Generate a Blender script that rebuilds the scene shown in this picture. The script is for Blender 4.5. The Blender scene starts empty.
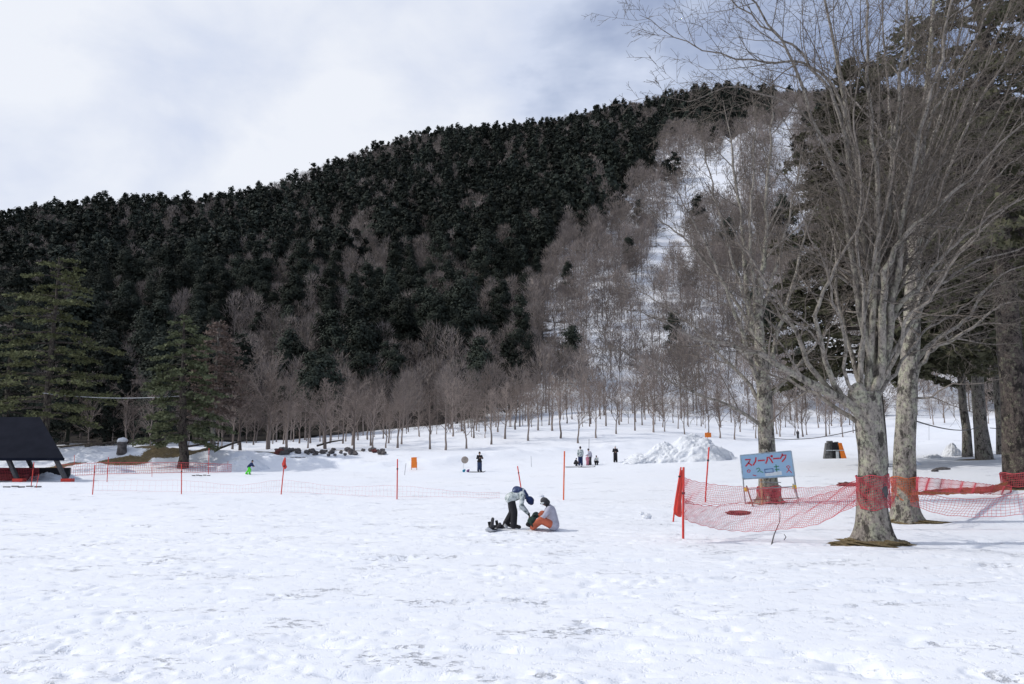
import bpy, bmesh, math, random, time
import numpy as np
from mathutils import Vector, Matrix
T0 = time.time()
random.seed(7); rng = np.random.default_rng(7)
C = bpy.context.scene.collection
sc = bpy.context.scene
R = math.radians
# ------------------------------------------------------------------ camera numbers
F = 796.0; CAMZ = 2.3; PITCH = math.atan(113 / F); CP, SP = math.cos(PITCH), math.sin(PITCH)

def at(u, v, y):
    """point on the line of sight through a pixel, at depth y"""
    a = (u - 512) / F; b = (342 - v) / F
    d = (a, CP - b * SP, SP + b * CP)
    k = y / d[1]
    return (d[0] * k, y, CAMZ + d[2] * k)
def proj(x, y, z):
    zz = z - CAMZ
    dep = y * CP + zz * SP
    return 512 + F * x / dep, 342 - F * (-y * SP + zz * CP) / dep
# ------------------------------------------------------------------ noise
def vnoise(x, y, seed=0):
    xi = np.floor(x).astype(np.int64); yi = np.floor(y).astype(np.int64)
    fx = x - xi; fy = y - yi
    fx = fx * fx * (3 - 2 * fx); fy = fy * fy * (3 - 2 * fy)
    def h(i, j):
        n = (i * 374761393 + j * 668265263 + seed * 1442695041) & 0x7fffffff
        n = ((n ^ (n >> 13)) * 1274126177) & 0x7fffffff
        n = ((n ^ (n >> 15)) * 2246822519) & 0x7fffffff
        return ((n ^ (n >> 16)) & 0xffff) / 65535.0
    return (h(xi, yi) * (1 - fx) + h(xi + 1, yi) * fx) * (1 - fy) + (h(xi, yi + 1) * (1 - fx) + h(xi + 1, yi + 1) * fx) * fy
def fbm(x, y, seed=0, oct=4):
    s = 0; a = 1; t = 0
    for k in range(oct):
        s = s + a * (vnoise(x * 2 ** k + 17.3 * k, y * 2 ** k - 9.1 * k, seed + k) - .5); t += a; a *= .5
    return s / t
def hash2(i, j, s):
    n = (i * 374761393 + j * 668265263 + s * 1442695041) & 0x7fffffff
    n = ((n ^ (n >> 13)) * 1274126177) & 0x7fffffff
    n = ((n ^ (n >> 15)) * 2246822519) & 0x7fffffff
    return ((n ^ (n >> 16)) & 0xffff) / 65535.0
# ------------------------------------------------------------------ terrain height
GU = np.array([-600, 0, 250, 400, 500, 600, 700, 800, 900, 1024, 1600.])
GA = (GU - 512) / F * .99
GY = np.array([30, 60, 75, 90, 110, 140, 150.])
GZ = np.array([
 [0, 0, 0, 0, 0, 0, 0, 0, 0, 0, 0],
 [.4, .4, .4, .4, .5, .7, .9, 1.1, 1.3, 1.75, 1.9],
 [.8, .75, .75, .75, .95, 1.2, 1.6, 1.9, 2.2, 2.6, 3.],
 [2.9, 2.9, 2.9, 2.9, 2.7, 2.5, 2.7, 2.9, 3.2, 3.6, 4.],
 [4., 4., 4., 4.6, 5.6, 6.2, 5.6, 4.9, 5.2, 5.5, 6.],
 [6., 6., 6., 7., 8.5, 9.5, 8.8, 8.0, 8.6, 9.2, 10.],
 [7., 7., 7., 8., 9.5, 10.7, 10.0, 9.2, 10., 10.8, 12]])
RU = np.array([-900, -200, 0, 50, 100, 140, 200, 250, 300, 350, 400, 450, 500, 550, 600, 640, 700, 740, 800, 900, 1000, 1100, 1700.])
RV = np.array([330, 262, 232, 222, 219, 216, 210, 201, 184, 167, 151, 143, 141, 134, 122, 115, 101, 97, 97, 100, 110, 130, 260.])
RY = np.array([430, 470, 500, 505, 510, 515, 525, 540, 560, 575, 590, 600, 605, 610, 610, 610, 610, 605, 600, 590, 570, 560, 520.])
_b = (342 - RV) / F
RT = (SP + _b * CP) / (CP - _b * SP)
RZ = CAMZ + RT * RY
RA = (RU - 512) / F / (CP - _b * SP)
def H(x, y, fine=False):
    x = np.asarray(x, float); y = np.asarray(y, float)
    ys = np.maximum(y, 25.0)
    a = x / ys
    zt = np.array([np.interp(a, GA, GZ[i]) for i in range(len(GY))])
    z = np.zeros_like(a)
    yy = np.clip(y, 0, 150)
    z = np.where(yy > 30, 0, 0.0)
    for i in range(len(GY) - 1):
        t = np.clip((yy - GY[i]) / (GY[i + 1] - GY[i]), 0, 1)
        z = z + (zt[i + 1] - zt[i]) * (t * .55 + .45 * t * t * (3 - 2 * t))
    ry = np.interp(a, RA, RY); rz = np.interp(a, RA, RZ)
    t = (y - 150) / (ry - 150)
    tc = np.clip(t, 0, 1)
    m = (rz - zt[-1]) * (tc - .05 * np.sin(2 * np.pi * tc) * .6)
    over = np.maximum(y - ry, 0)
    m = m - np.minimum(over * .02 + over * over * .0025, (rz - 20) * .9)
    env = np.clip(tc * 6, 0, 1) * np.clip((1.06 - tc) * 6, .15, 1)
    m = m + env * (22 * fbm(x / 120, y / 120, 5, 3) + 7 * fbm(x / 35, y / 50, 9, 2))
    z = z + m
    # gentle rolling snow
    near = np.clip((y - 2) / 25, 0, 1)
    z = z + .16 * near * fbm(x / 9, y / 9, 21, 2) * (y < 150) + np.clip((y - 60) / 30, 0, 1) * np.clip((165 - y) / 20, 0, 1) * .9 * fbm(x / 14, y / 9, 23, 3)
    # ploughed bank in front of the wood
    bk = np.interp(a, [-.8, -.58, -.5, -.2, .0, .12, .25], [.5, .75, 1., .75, .45, .5, 0])
    cy = 81 + 3 * np.sin(a * 9) + np.interp(a, [-.1, .15], [0, 10])
    z = z + bk * .9 * np.exp(-((y - cy) / 2.6) ** 2) * (1 + 1.3 * fbm(x / 2.2, y / 2.2, 31, 3))
    return z
def G(u, v):
    a, b = (u - 512) / F, (342 - v) / F
    d = np.array((a, CP - b * SP, SP + b * CP))
    ys = np.concatenate([np.arange(5, 160, .05)])
    px = d[0] / d[1] * ys; pz = CAMZ + d[2] / d[1] * ys
    hz = H(px, ys)
    k = np.argmax(hz >= pz)
    return Vector((px[k], ys[k], float(hz[k])))
def on(x, y): return float(H(np.array([x]), np.array([y]))[0])
# ------------------------------------------------------------------ materials
M = {}
def nt(name):
    m = bpy.data.materials.new(name); m.use_nodes = True; M[name] = m
    n = m.node_tree; b = n.nodes['Principled BSDF']; return m, n, b
def N(n, t, **k):
    x = n.nodes.new(t)
    for a, v in k.items():
        if a in x.inputs.keys() if hasattr(x.inputs, 'keys') else False: x.inputs[a].default_value = v
        else: setattr(x, a, v)
    return x
def noise(n, vec, scale, detail=3, rough=.5, dist=0):
    x = n.nodes.new('ShaderNodeTexNoise'); x.inputs['Scale'].default_value = scale; x.inputs['Detail'].default_value = detail
    x.inputs['Roughness'].default_value = rough; x.inputs['Distortion'].default_value = dist
    if vec is not None: n.links.new(vec, x.inputs['Vector'])
    return x.outputs['Fac']
def ramp(n, fac, stops, const=False):
    x = n.nodes.new('ShaderNodeValToRGB'); cr = x.color_ramp
    if const: cr.interpolation = 'CONSTANT'
    while len(cr.elements) < len(stops): cr.elements.new(.5)
    for e, (p, c) in zip(cr.elements, stops):
        e.position = p; e.color = (c, c, c, 1) if isinstance(c, (int, float)) else (*c, 1)
    n.links.new(fac, x.inputs[0]); return x.outputs[0]
def mixc(n, f, a, b, mode='MIX'):
    x = n.nodes.new('ShaderNodeMix'); x.data_type = 'RGBA'; x.blend_type = mode
    for s, v in ((0, f), (6, a), (7, b)):
        if hasattr(v, 'links') or isinstance(v, bpy.types.NodeSocket): n.links.new(v, x.inputs[s])
        else: x.inputs[s].default_value = v if s == 0 else (*v, 1)
    return x.outputs[2]
def mth(n, op, a, b=0.0):
    x = n.nodes.new('ShaderNodeMath'); x.operation = op
    for s, v in ((0, a), (1, b)):
        if isinstance(v, bpy.types.NodeSocket): n.links.new(v, x.inputs[s])
        else: x.inputs[s].default_value = v
    return x.outputs[0]
def bump(n, b, h, strength, dist, prev=None):
    x = n.nodes.new('ShaderNodeBump'); x.inputs['Strength'].default_value = strength; x.inputs['Distance'].default_value = dist
    n.links.new(h, x.inputs['Height'])
    if prev is not None: n.links.new(prev, x.inputs['Normal'])
    n.links.new(x.outputs[0], b.inputs['Normal']); return x.outputs[0]
def pos(n): return n.nodes.new('ShaderNodeNewGeometry').outputs['Position']
def objc(n): return n.nodes.new('ShaderNodeTexCoord').outputs['Object']
def mapv(n, v, s):
    x = n.nodes.new('ShaderNodeMapping'); x.inputs['Scale'].default_value = s; n.links.new(v, x.inputs['Vector']); return x.outputs[0]
def plain(name, col, rough=.6, metal=0, var=.25, scale=6, bmp=0):
    m, n, b = nt(name)
    f = noise(n, objc(n), scale, 3)
    d = tuple(c * (1 - var) for c in col); l = tuple(min(1, c * (1 + var)) for c in col)
    n.links.new(ramp(n, f, [(.3, d), (.7, l)]), b.inputs['Base Color'])
    b.inputs['Roughness'].default_value = rough; b.inputs['Metallic'].default_value = metal
    b.inputs['Specular IOR Level'].default_value = .3
    if bmp: bump(n, b, f, bmp, .02)
    if 'cloth' in name or 'suit' in name: bump(n, b, noise(n, mapv(n, objc(n), (1, 1, 1.8)), 9, 3, .6, 1.2), .9, .035)
    return m
# snow ground
m, n, b = nt('snow_ground')
P = pos(n)
big = noise(n, P, .12, 3); mid = noise(n, P, .9, 4, .6); sm = noise(n, mapv(n, P, (1, 1.0, 1)), 5, 4, .65); grit = noise(n, P, 40, 2)
snowc = mixc(n, big, (.80, .835, .90), (.86, .875, .91))
atF = n.nodes.new('ShaderNodeAttribute'); atF.attribute_name = 'cover'
sep = n.nodes.new('ShaderNodeSeparateColor'); n.links.new(atF.outputs['Color'], sep.inputs[0])
fn = noise(n, P, .35, 5, .65)
litter = ramp(n, noise(n, P, 1.3, 4, .7), [(.3, (.022, .019, .016)), (.7, (.05, .042, .035))])
fm = ramp(n, mth(n, 'ADD', sep.outputs[0], mth(n, 'MULTIPLY', mth(n, 'SUBTRACT', fn, .5), 1.1)), [(.45, 0.), (.6, 1.)])
c1 = mixc(n, fm, snowc, litter)
grass = ramp(n, noise(n, P, 5, 6, .8), [(.3, (.06, .045, .025)), (.5, (.15, .11, .055)), (.72, (.27, .215, .11))])
gm = ramp(n, mth(n, 'ADD', sep.outputs[1], mth(n, 'MULTIPLY', mth(n, 'SUBTRACT', noise(n, P, 5, 4, .7), .5), .9)), [(.45, 0.), (.58, 1.)])
c2 = mixc(n, gm, c1, grass)
# scattered twigs and needles lying on the snow
spk = ramp(n, noise(n, mapv(n, P, (.6, 1.6, 1)), 11, 2, .5), [(.72, 0.), (.77, .38)])
spk = mth(n, 'MULTIPLY', spk, ramp(n, noise(n, P, .35, 3), [(.45, 0.), (.62, 1.)]))
c3 = mixc(n, spk, c2, (.28, .27, .27))
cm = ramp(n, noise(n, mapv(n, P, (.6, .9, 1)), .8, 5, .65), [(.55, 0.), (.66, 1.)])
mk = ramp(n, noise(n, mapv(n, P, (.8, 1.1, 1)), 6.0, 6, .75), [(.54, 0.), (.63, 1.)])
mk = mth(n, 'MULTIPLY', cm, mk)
c3 = mixc(n, mth(n, 'MULTIPLY', mk, .3), c3, (.58, .62, .71))  # dents tinted blue-grey: dirtier trodden snow, plus their shade put into the colour
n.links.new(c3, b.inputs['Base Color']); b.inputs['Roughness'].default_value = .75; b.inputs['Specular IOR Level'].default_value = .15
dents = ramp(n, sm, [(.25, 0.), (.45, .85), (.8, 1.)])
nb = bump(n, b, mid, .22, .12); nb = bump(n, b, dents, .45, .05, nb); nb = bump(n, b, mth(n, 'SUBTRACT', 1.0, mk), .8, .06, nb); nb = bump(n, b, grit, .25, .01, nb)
# snow of piles
m, n, b = nt('piled_snow')
P = pos(n); f1 = noise(n, P, 2.2, 5, .65); f2 = noise(n, P, 9, 4, .6)
n.links.new(mixc(n, f1, (.74, .78, .85), (.85, .87, .9)), b.inputs['Base Color']); b.inputs['Roughness'].default_value = .75
nb = bump(n, b, f1, .8, .3); bump(n, b, f2, .6, .08, nb)
# pale bark with lichen
def bark(name, base, dark, lich, lamt, sc_=1.0):
    m, n, b = nt(name); P = pos(n)
    f = noise(n, mapv(n, P, (1, 1, .35)), 7 * sc_, 5, .65)
    c = ramp(n, f, [(.33, dark), (.47, base), (.75, tuple(x * 1.3 for x in base))])
    at_ = n.nodes.new('ShaderNodeAttribute'); at_.attribute_name = 'thick'
    l = ramp(n, noise(n, P, 3.6 * sc_, 6, .78, .5), [(.5 - lamt * .1, 0.), (.57 - lamt * .1, .85)])
    l = mth(n, 'MULTIPLY', l, at_.outputs['Fac'])
    c = mixc(n, l, c, ramp(n, noise(n, P, 20, 2), [(.3, tuple(x * .75 for x in lich)), (.7, lich)]))
    dk = ramp(n, noise(n, mapv(n, P, (1, 1, .6)), 2.6 * sc_, 4, .7), [(.53, 0.), (.60, .9)])
    dk = mth(n, 'MULTIPLY', dk, at_.outputs['Fac'])
    c = mixc(n, dk, c, tuple(x * .6 for x in dark))
    fs = ramp(n, noise(n, mapv(n, P, (1, 1, .7)), 13 * sc_, 6, .8), [(.36, .22), (.50, 1.), (.7, 1.15)])
    c = mixc(n, 1.0, c, fs, 'MULTIPLY')
    tw = n.nodes.new('ShaderNodeAttribute'); tw.attribute_name = 'twig'
    c = mixc(n, 1.0, c, ramp(n, tw.outputs['Fac'], [(0., (.66, .61, .58)), (1., (1.1, 1.08, 1.08))]), 'MULTIPLY')
    n.links.new(c, b.inputs['Base Color']); b.inputs['Roughness'].default_value = .85; b.inputs['Specular IOR Level'].default_value = .2
    bump(n, b, f, .7, .03)
bark('beech_bark', (.235, .215, .19), (.075, .068, .06), (.36, .365, .275), .1)
bark('grey_conifer_bark', (.17, .155, .14), (.06, .052, .046), (.25, .26, .2), -.2)
bark('conifer_bark', (.075, .062, .055), (.028, .024, .022), (.17, .17, .12), -.3)
def tuple_dark(n, c): return mixc(n, 1.0, c, (.8, .8, .8), 'MULTIPLY')
def foliage(name, cols, attr=False):
    m, n, b = nt(name)
    oi = n.nodes.new('ShaderNodeObjectInfo')
    f = noise(n, pos(n), .35, 3, .6)
    c = ramp(n, f, [(.25, cols[0]), (.5, cols[1]), (.75, cols[2])])
    if attr:
        a_ = n.nodes.new('ShaderNodeAttribute'); a_.attribute_name = 'tone'
        r = a_.outputs['Fac']
    else: r = oi.outputs['Random']
    c = mixc(n, r, tuple_dark(n, c), tuple(min(1, x * 2.3 + .004) for x in cols[1]))
    n.links.new(c, b.inputs['Base Color']); b.inputs['Roughness'].default_value = .8; b.inputs['Specular IOR Level'].default_value = .12
    return m
foliage('fir_needles', [(.008, .0105, .0085), (.019, .0235, .018), (.040, .044, .030)])
foliage('fir_needles_far', [(.008, .0105, .0085), (.018, .0225, .018), (.038, .042, .030)], True)
foliage('hemlock_needles', [(.032, .038, .022), (.058, .066, .036), (.10, .104, .056)])
foliage('larch_twigs', [(.10, .075, .062), (.14, .105, .088), (.19, .145, .12)])
foliage('pale_hemlock_needles', [(.045, .05, .026), (.08, .086, .042), (.13, .13, .062)])
def twigm(name, a, b_, attr=False):
    m, n, b = nt(name)
    oi = n.nodes.new('ShaderNodeObjectInfo'); f = noise(n, pos(n), .5, 2)
    r = oi.outputs['Random']
    if attr:
        a_ = n.nodes.new('ShaderNodeAttribute'); a_.attribute_name = 'tone'; r = a_.outputs['Fac']
    c = mixc(n, mth(n, 'MULTIPLY', mth(n, 'ADD', mth(n, 'MULTIPLY', f, .6), mth(n, 'MULTIPLY', r, 1.5)), .5), a, b_)
    n.links.new(c, b.inputs['Base Color']); b.inputs['Roughness'].default_value = .9; b.inputs['Specular IOR Level'].default_value = .1
twigm('bare_twigs', (.105, .083, .073), (.36, .30, .265))
twigm('bare_slope', (.11, .09, .08), (.29, .248, .226))
twigm('bare_slope_far', (.11, .092, .082), (.33, .285, .262), True)
plain('red_plastic', (.62, .055, .04), .45, var=.15)
plain('orange_plastic', (.72, .13, .04), .45, var=.15)
plain('red_net', (.60, .085, .11), .6, var=.15)
plain('orange_net', (.62, .15, .05), .6, var=.25)
plain('orange_cloth', (.42, .13, .05), .8, var=.4, scale=12, bmp=.5)
plain('black_tape', (.02, .02, .022), .5)
plain('grey_metal', (.33, .34, .36), .4, .6)
plain('rust_metal', (.22, .13, .10), .6, .2)
plain('yellow_plastic', (.65, .42, .03), .45)
plain('orange_board', (.85, .22, .03), .5, var=.1)
plain('wood_pale', (.42, .25, .15), .7)
plain('rock', (.11, .10, .10), .85, var=.5, scale=3, bmp=.8)
plain('red_rock', (.15, .05, .045), .85, var=.5, scale=5, bmp=.8)
plain('rope', (.05, .05, .055), .7)
plain('pale_cable', (.4, .42, .45), .6)
plain('white_cloth', (.62, .65, .66), .8, var=.12)
plain('navy_cloth', (.015, .03, .10), .7, var=.3)
plain('dark_cloth', (.018, .018, .022), .8, var=.3)
plain('charcoal_cloth', (.05, .05, .055), .8, var=.3)
plain('lavender_cloth', (.42, .42, .50), .8, var=.15)
plain('orange_suit', (.50, .13, .07), .8, var=.2)
plain('blue_jeans', (.04, .06, .12), .8, var=.3)
plain('pink_cloth', (.55, .22, .28), .8)
plain('beige_cloth', (.36, .31, .27), .8)
plain('lime_cloth', (.12, .75, .06), .7, var=.1)
plain('teal_cloth', (.02, .22, .35), .8)
plain('violet_cloth', (.22, .10, .25), .8)
plain('skin', (.55, .33, .24), .6, var=.05)
plain('black_hair', (.012, .010, .009), .6)
plain('glove_black', (.015, .015, .016), .7)
plain('board_grey', (.45, .47, .5), .4)
plain('goggle_lens', (.03, .03, .04), .15)
plain('concrete', (.075, .075, .08), .8)
plain('dark_green_cloth', (.015, .035, .028), .8, var=.4)
# patterned jacket
m, n, b = nt('patterned_jacket')
f = noise(n, objc(n), 9, 3, .6, .6)
n.links.new(ramp(n, f, [(.38, (.10, .13, .14)), (.46, (.38, .43, .43)), (.6, (.62, .66, .66))]), b.inputs['Base Color']); b.inputs['Roughness'].default_value = .8
m, n, b = nt('patterned_navy')
f = noise(n, objc(n), 10, 3, .6, .6)
n.links.new(ramp(n, f, [(.45, (.012, .025, .09)), (.62, (.05, .08, .18)), (.72, (.4, .45, .5))]), b.inputs['Base Color']); b.inputs['Roughness'].default_value = .7
m, n, b = nt('roof_metal')
f = noise(n, pos(n), 1.2, 4)
n.links.new(ramp(n, f, [(.3, (.005, .007, .014)), (.7, (.010, .012, .021))]), b.inputs['Base Color']); b.inputs['Roughness'].default_value = .9; b.inputs['Specular IOR Level'].default_value = .08
m, n, b = nt('sign_paint')
tc = objc(n); sx = n.nodes.new('ShaderNodeSeparateXYZ'); n.links.new(tc, sx.inputs[0])
f = mth(n, 'ADD', mth(n, 'MULTIPLY', sx.outputs[2], .55), mth(n, 'MULTIPLY', noise(n, tc, 1.7, 3), .6))
n.links.new(ramp(n, f, [(.2, (.58, .66, .72)), (.5, (.44, .58, .70)), (.75, (.30, .47, .65))]), b.inputs['Base Color']); b.inputs['Roughness'].default_value = .5
plain('sign_red', (.55, .04, .06), .5, var=.1); plain('sign_green', (.08, .25, .16), .5); plain('sign_blue', (.10, .15, .32), .5)
plain('sign_white', (.62, .68, .72), .5, var=.1); plain('sign_frame', (.30, .38, .46), .5)
print('mats', time.time() - T0)
# ------------------------------------------------------------------ mesh helpers
def mesh_np(name, V, quads=None, tris=None, smooth=False):
    me = bpy.data.meshes.new(name)
    V = np.asarray(V, np.float32)
    nq = 0 if quads is None else len(quads); ntr = 0 if tris is None else len(tris)
    me.vertices.add(len(V)); me.vertices.foreach_set('co', V.ravel())
    li = []
    if nq: li.append(np.asarray(quads, np.int32).ravel())
    if ntr: li.append(np.asarray(tris, np.int32).ravel())
    li = np.concatenate(li)
    me.loops.add(len(li)); me.loops.foreach_set('vertex_index', li)
    st = np.concatenate([np.arange(nq) * 4, nq * 4 + np.arange(ntr) * 3]).astype(np.int32)
    me.polygons.add(nq + ntr); me.polygons.foreach_set('loop_start', st)
    if smooth: me.polygons.foreach_set('use_smooth', np.ones(nq + ntr, bool))
    me.update(calc_edges=True)
    return me
def obj(name, me, mat=None, parent=None, loc=None):
    if mat and not me.materials: me.materials.append(M[mat] if isinstance(mat, str) else mat)
    o = bpy.data.objects.new(name, me); C.objects.link(o)
    if parent is not None: o.parent = parent
    if loc is not None: o.location = loc
    return o
def tag(o, label=None, cat=None, group=None, kind=None):
    if label: o['label'] = label
    if cat: o['category'] = cat
    if group: o['group'] = group
    if kind: o['kind'] = kind
    return o
def empty(name, loc, label, cat, group=None, rz=0):
    o = bpy.data.objects.new(name, None); C.objects.link(o); o.location = loc; o.rotation_euler = (0, 0, rz); o.empty_display_size = .3
    return tag(o, label, cat, group)
class Tubes:
    """collects tapered tubes, groups by (points, sides) and builds them in one go"""
    def __init__(s): s.g = {}
    def add(s, pts, rad, sides=5): s.g.setdefault((len(pts), sides), []).append((pts, rad))
    def arrays(s):
        Vs, Qs, Ts, Th = [], [], [], []; off = 0
        for (n, k), L in s.g.items():
            Pn = np.array([l[0] for l in L], float); Rn = np.array([l[1] for l in L], float)
            B = len(L)
            T = np.zeros_like(Pn); T[:, 1:-1] = Pn[:, 2:] - Pn[:, :-2]; T[:, 0] = Pn[:, 1] - Pn[:, 0]; T[:, -1] = Pn[:, -1] - Pn[:, -2]
            T /= np.linalg.norm(T, axis=2, keepdims=True) + 1e-9
            d = Pn[:, -1] - Pn[:, 0]
            ref = np.where((np.abs(d[:, 2]) > .8 * np.linalg.norm(d, axis=1))[:, None], np.array([[1., 0, 0]]), np.array([[0, 0, 1.]]))[:, None, :]
            A = np.cross(T, np.broadcast_to(ref, T.shape)); A /= np.linalg.norm(A, axis=2, keepdims=True) + 1e-9
            Bn = np.cross(T, A)
            th = np.arange(k) * 2 * np.pi / k
            V = Pn[:, :, None, :] + Rn[:, :, None, None] * (A[:, :, None, :] * np.cos(th)[None, None, :, None] + Bn[:, :, None, :] * np.sin(th)[None, None, :, None])
            Vs.append(V.reshape(-1, 3)); Th.append(np.repeat(Rn.ravel(), k))
            bi = np.arange(B)[:, None, None] * n * k; ri = np.arange(n - 1)[None, :, None] * k; si = np.arange(k)[None, None, :]
            s2 = (si + 1) % k
            Q = np.stack([bi + ri + si, bi + ri + s2, bi + ri + k + s2, bi + ri + k + si], -1).reshape(-1, 4) + off
            Qs.append(Q)
            off += B * n * k
        return np.concatenate(Vs), np.concatenate(Qs), np.concatenate(Th)
    def build(s, name, mat, parent=None, loc=(0, 0, 0), smooth=True, tl=None):
        V, Q, Th = s.arrays()
        V = V - np.array(loc) if parent is None and any(loc) else V
        me = mesh_np(name, V, Q, None, smooth)
        a = me.attributes.new('thick', 'FLOAT', 'POINT'); a.data.foreach_set('value', np.clip((Th - .03) / .09, 0, 1).astype(np.float32))
        a = me.attributes.new('twig', 'FLOAT', 'POINT'); a.data.foreach_set('value', np.clip((Th - .008) / .035, 0, 1).astype(np.float32))
        return obj(name, me, mat, parent, loc if parent is None else None)
def nrm(v):
    l = math.sqrt(v[0] ** 2 + v[1] ** 2 + v[2] ** 2) + 1e-9
    return (v[0] / l, v[1] / l, v[2] / l)
def perp(d, rnd):
    while True:
        r = (rnd.gauss(0, 1), rnd.gauss(0, 1), rnd.gauss(0, 1))
        k = r[0] * d[0] + r[1] * d[1] + r[2] * d[2]
        v = (r[0] - k * d[0], r[1] - k * d[1], r[2] - k * d[2])
        if v[0] ** 2 + v[1] ** 2 + v[2] ** 2 > .05: return nrm(v)
NP = [11, 8, 6, 4, 3]; NS = [9, 6, 4, 3, 3]
def spawn(tb, pts, rad, L, lvl, maxl, rnd, pr):
    """children of a limb"""
    nch = pr['n'][lvl]
    n = len(pts)
    for c in range(nch):
        t = pr['t0'][lvl] + (1 - pr['t0'][lvl]) * (c + rnd.random()) / nch
        f = t * (n - 1); i = min(int(f), n - 2); q = f - i
        p = tuple(pts[i][k] * (1 - q) + pts[i + 1][k] * q for k in range(3))
        r = rad[i] * (1 - q) + rad[i + 1] * q
        d = nrm(tuple(pts[i + 1][k] - pts[i][k] for k in range(3)))
        w = perp(d, rnd)
        an = R(rnd.uniform(*pr['ang']))
        dd = nrm((d[0] * math.cos(an) + w[0] * math.sin(an), d[1] * math.cos(an) + w[1] * math.sin(an), d[2] * math.cos(an) + w[2] * math.sin(an) + pr['up'] * .6))
        Lc = L * pr['len'][lvl] * (1.15 - .65 * t) * rnd.uniform(.6, 1.25)
        grow(tb, p, dd, Lc, max(pr['rmin'], r * rnd.uniform(.4, .62)), lvl + 1, maxl, rnd, pr)
def grow(tb, p, d, L, r, lvl, maxl, rnd, pr):
    n = NP[lvl]; st = L / (n - 1); pts = [p]; rad = [r]
    wg = pr['wig']
    for i in range(1, n):
        d = nrm((d[0] + rnd.gauss(0, wg), d[1] + rnd.gauss(0, wg), d[2] + rnd.gauss(0, wg) + pr['up'] * .35))
        p = (p[0] + d[0] * st, p[1] + d[1] * st, p[2] + d[2] * st)
        pts.append(p); rad.append(max(pr['rend'], r * (1 - .82 * i / (n - 1))))
    tb.add(pts, rad, NS[lvl])
    if lvl < maxl: spawn(tb, pts, rad, L, lvl, maxl, rnd, pr)
def tri_cloud(cen, size, rg, flat=0.0, out=None):
    """random small triangles round centres; 'out' gives the way their faces mostly look"""
    n = len(cen)
    if out is not None:
        nn = out / (np.linalg.norm(out, axis=1, keepdims=True) + 1e-6) + rg.normal(size=(n, 3)) * .30; nn /= np.linalg.norm(nn, axis=1, keepdims=True)
        a = np.cross(nn, rg.normal(size=(n, 3))); a /= np.linalg.norm(a, axis=1, keepdims=True) + 1e-9; b = np.cross(nn, a)
        s = (size * rg.uniform(.6, 1.4, n))[:, None]
        V = np.stack([cen + a * s * .6, cen - a * s * .4 + b * s * .45, cen - a * s * .35 - b * s * .5], 1)
        return V.reshape(-1, 3)
    a = rg.normal(size=(n, 3)); a[:, 2] *= (1 - flat); a /= np.linalg.norm(a, axis=1, keepdims=True)
    b = rg.normal(size=(n, 3)); b[:, 2] *= (1 - flat); b -= (a * b).sum(1, keepdims=True) * a; b /= np.linalg.norm(b, axis=1, keepdims=True) + 1e-9
    s = (size * rg.uniform(.6, 1.4, n))[:, None]
    V = np.stack([cen + a * s * .6, cen - a * s * .4 + b * s * .45, cen - a * s * .35 - b * s * .5], 1)
    return V.reshape(-1, 3)
def bm_obj(name, bm, mat, parent=None, loc=None, smooth=False, bevel=0):
    me = bpy.data.meshes.new(name); bm.to_mesh(me); bm.free()
    if smooth: me.polygons.foreach_set('use_smooth', np.ones(len(me.polygons), bool))
    o = obj(name, me, mat, parent, loc)
    if bevel:
        md = o.modifiers.new('b', 'BEVEL'); md.width = bevel; md.segments = 2
    return o
def box(bm, c, s, rot=None):
    mt = Matrix.Translation(c) @ (rot.to_4x4() if rot is not None else Matrix()) @ Matrix.Diagonal((*s, 1))
    return bmesh.ops.create_cube(bm, size=1, matrix=mt)['verts']
def poly_tube(pts, rads, sides=8):
    t = Tubes(); t.add([tuple(p) for p in pts], list(rads), sides); return t
def capped_tube(name, pts, rads, mat, parent=None, sides=8):
    """tube with rounded ends"""
    pts = [Vector(p) for p in pts]
    a = (pts[0] - pts[1]).normalized(); b = (pts[-1] - pts[-2]).normalized()
    P2 = [pts[0] + a * rads[0] * .6] + pts + [pts[-1] + b * rads[-1] * .6]
    R2 = [rads[0] * .05] + list(rads) + [rads[-1] * .05]
    return poly_tube(P2, R2, sides).build(name, mat, parent)
# ------------------------------------------------------------------ terrain mesh
def zone(u, v):
    jx = 55 * (fbm(np.asarray(u) / 38., np.asarray(v) / 38., 801, 3)); jy = 70 * (fbm(np.asarray(u) / 30., np.asarray(v) / 30., 811, 3))
    u = u + jx; v = v + jy
    """forest zones read off the hillside: 0 none, 1 evergreens, 2 bare wood, 3 snowfield with a few trees"""
    lim = np.interp(u, [-200, 0, 240, 330, 400, 470, 520, 570, 620, 650, 700, 760, 800], [440, 425, 400, 402, 392, 362, 315, 252, 200, 172, 140, 118, 60])
    z = np.where(v < lim, 1, 2)
    # snow chutes
    c1 = np.interp(v, [150, 200, 260, 300, 340, 400], [735, 700, 660, 640, 628, 600]); w1 = np.interp(v, [100, 150, 180, 300, 340, 430], [3, 15, 19, 14, 8, 5])
    c2 = np.interp(v, [110, 200, 260, 330, 420], [785, 800, 806, 815, 850]); w2 = np.interp(v, [110, 200, 300, 420], [6, 13, 12, 24])
    ch = ((np.abs(u - c1) < w1) | (np.abs(u - c2) < w2)) & (v > 120)
    return np.where(ch & (z == 2), 3, z)
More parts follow.
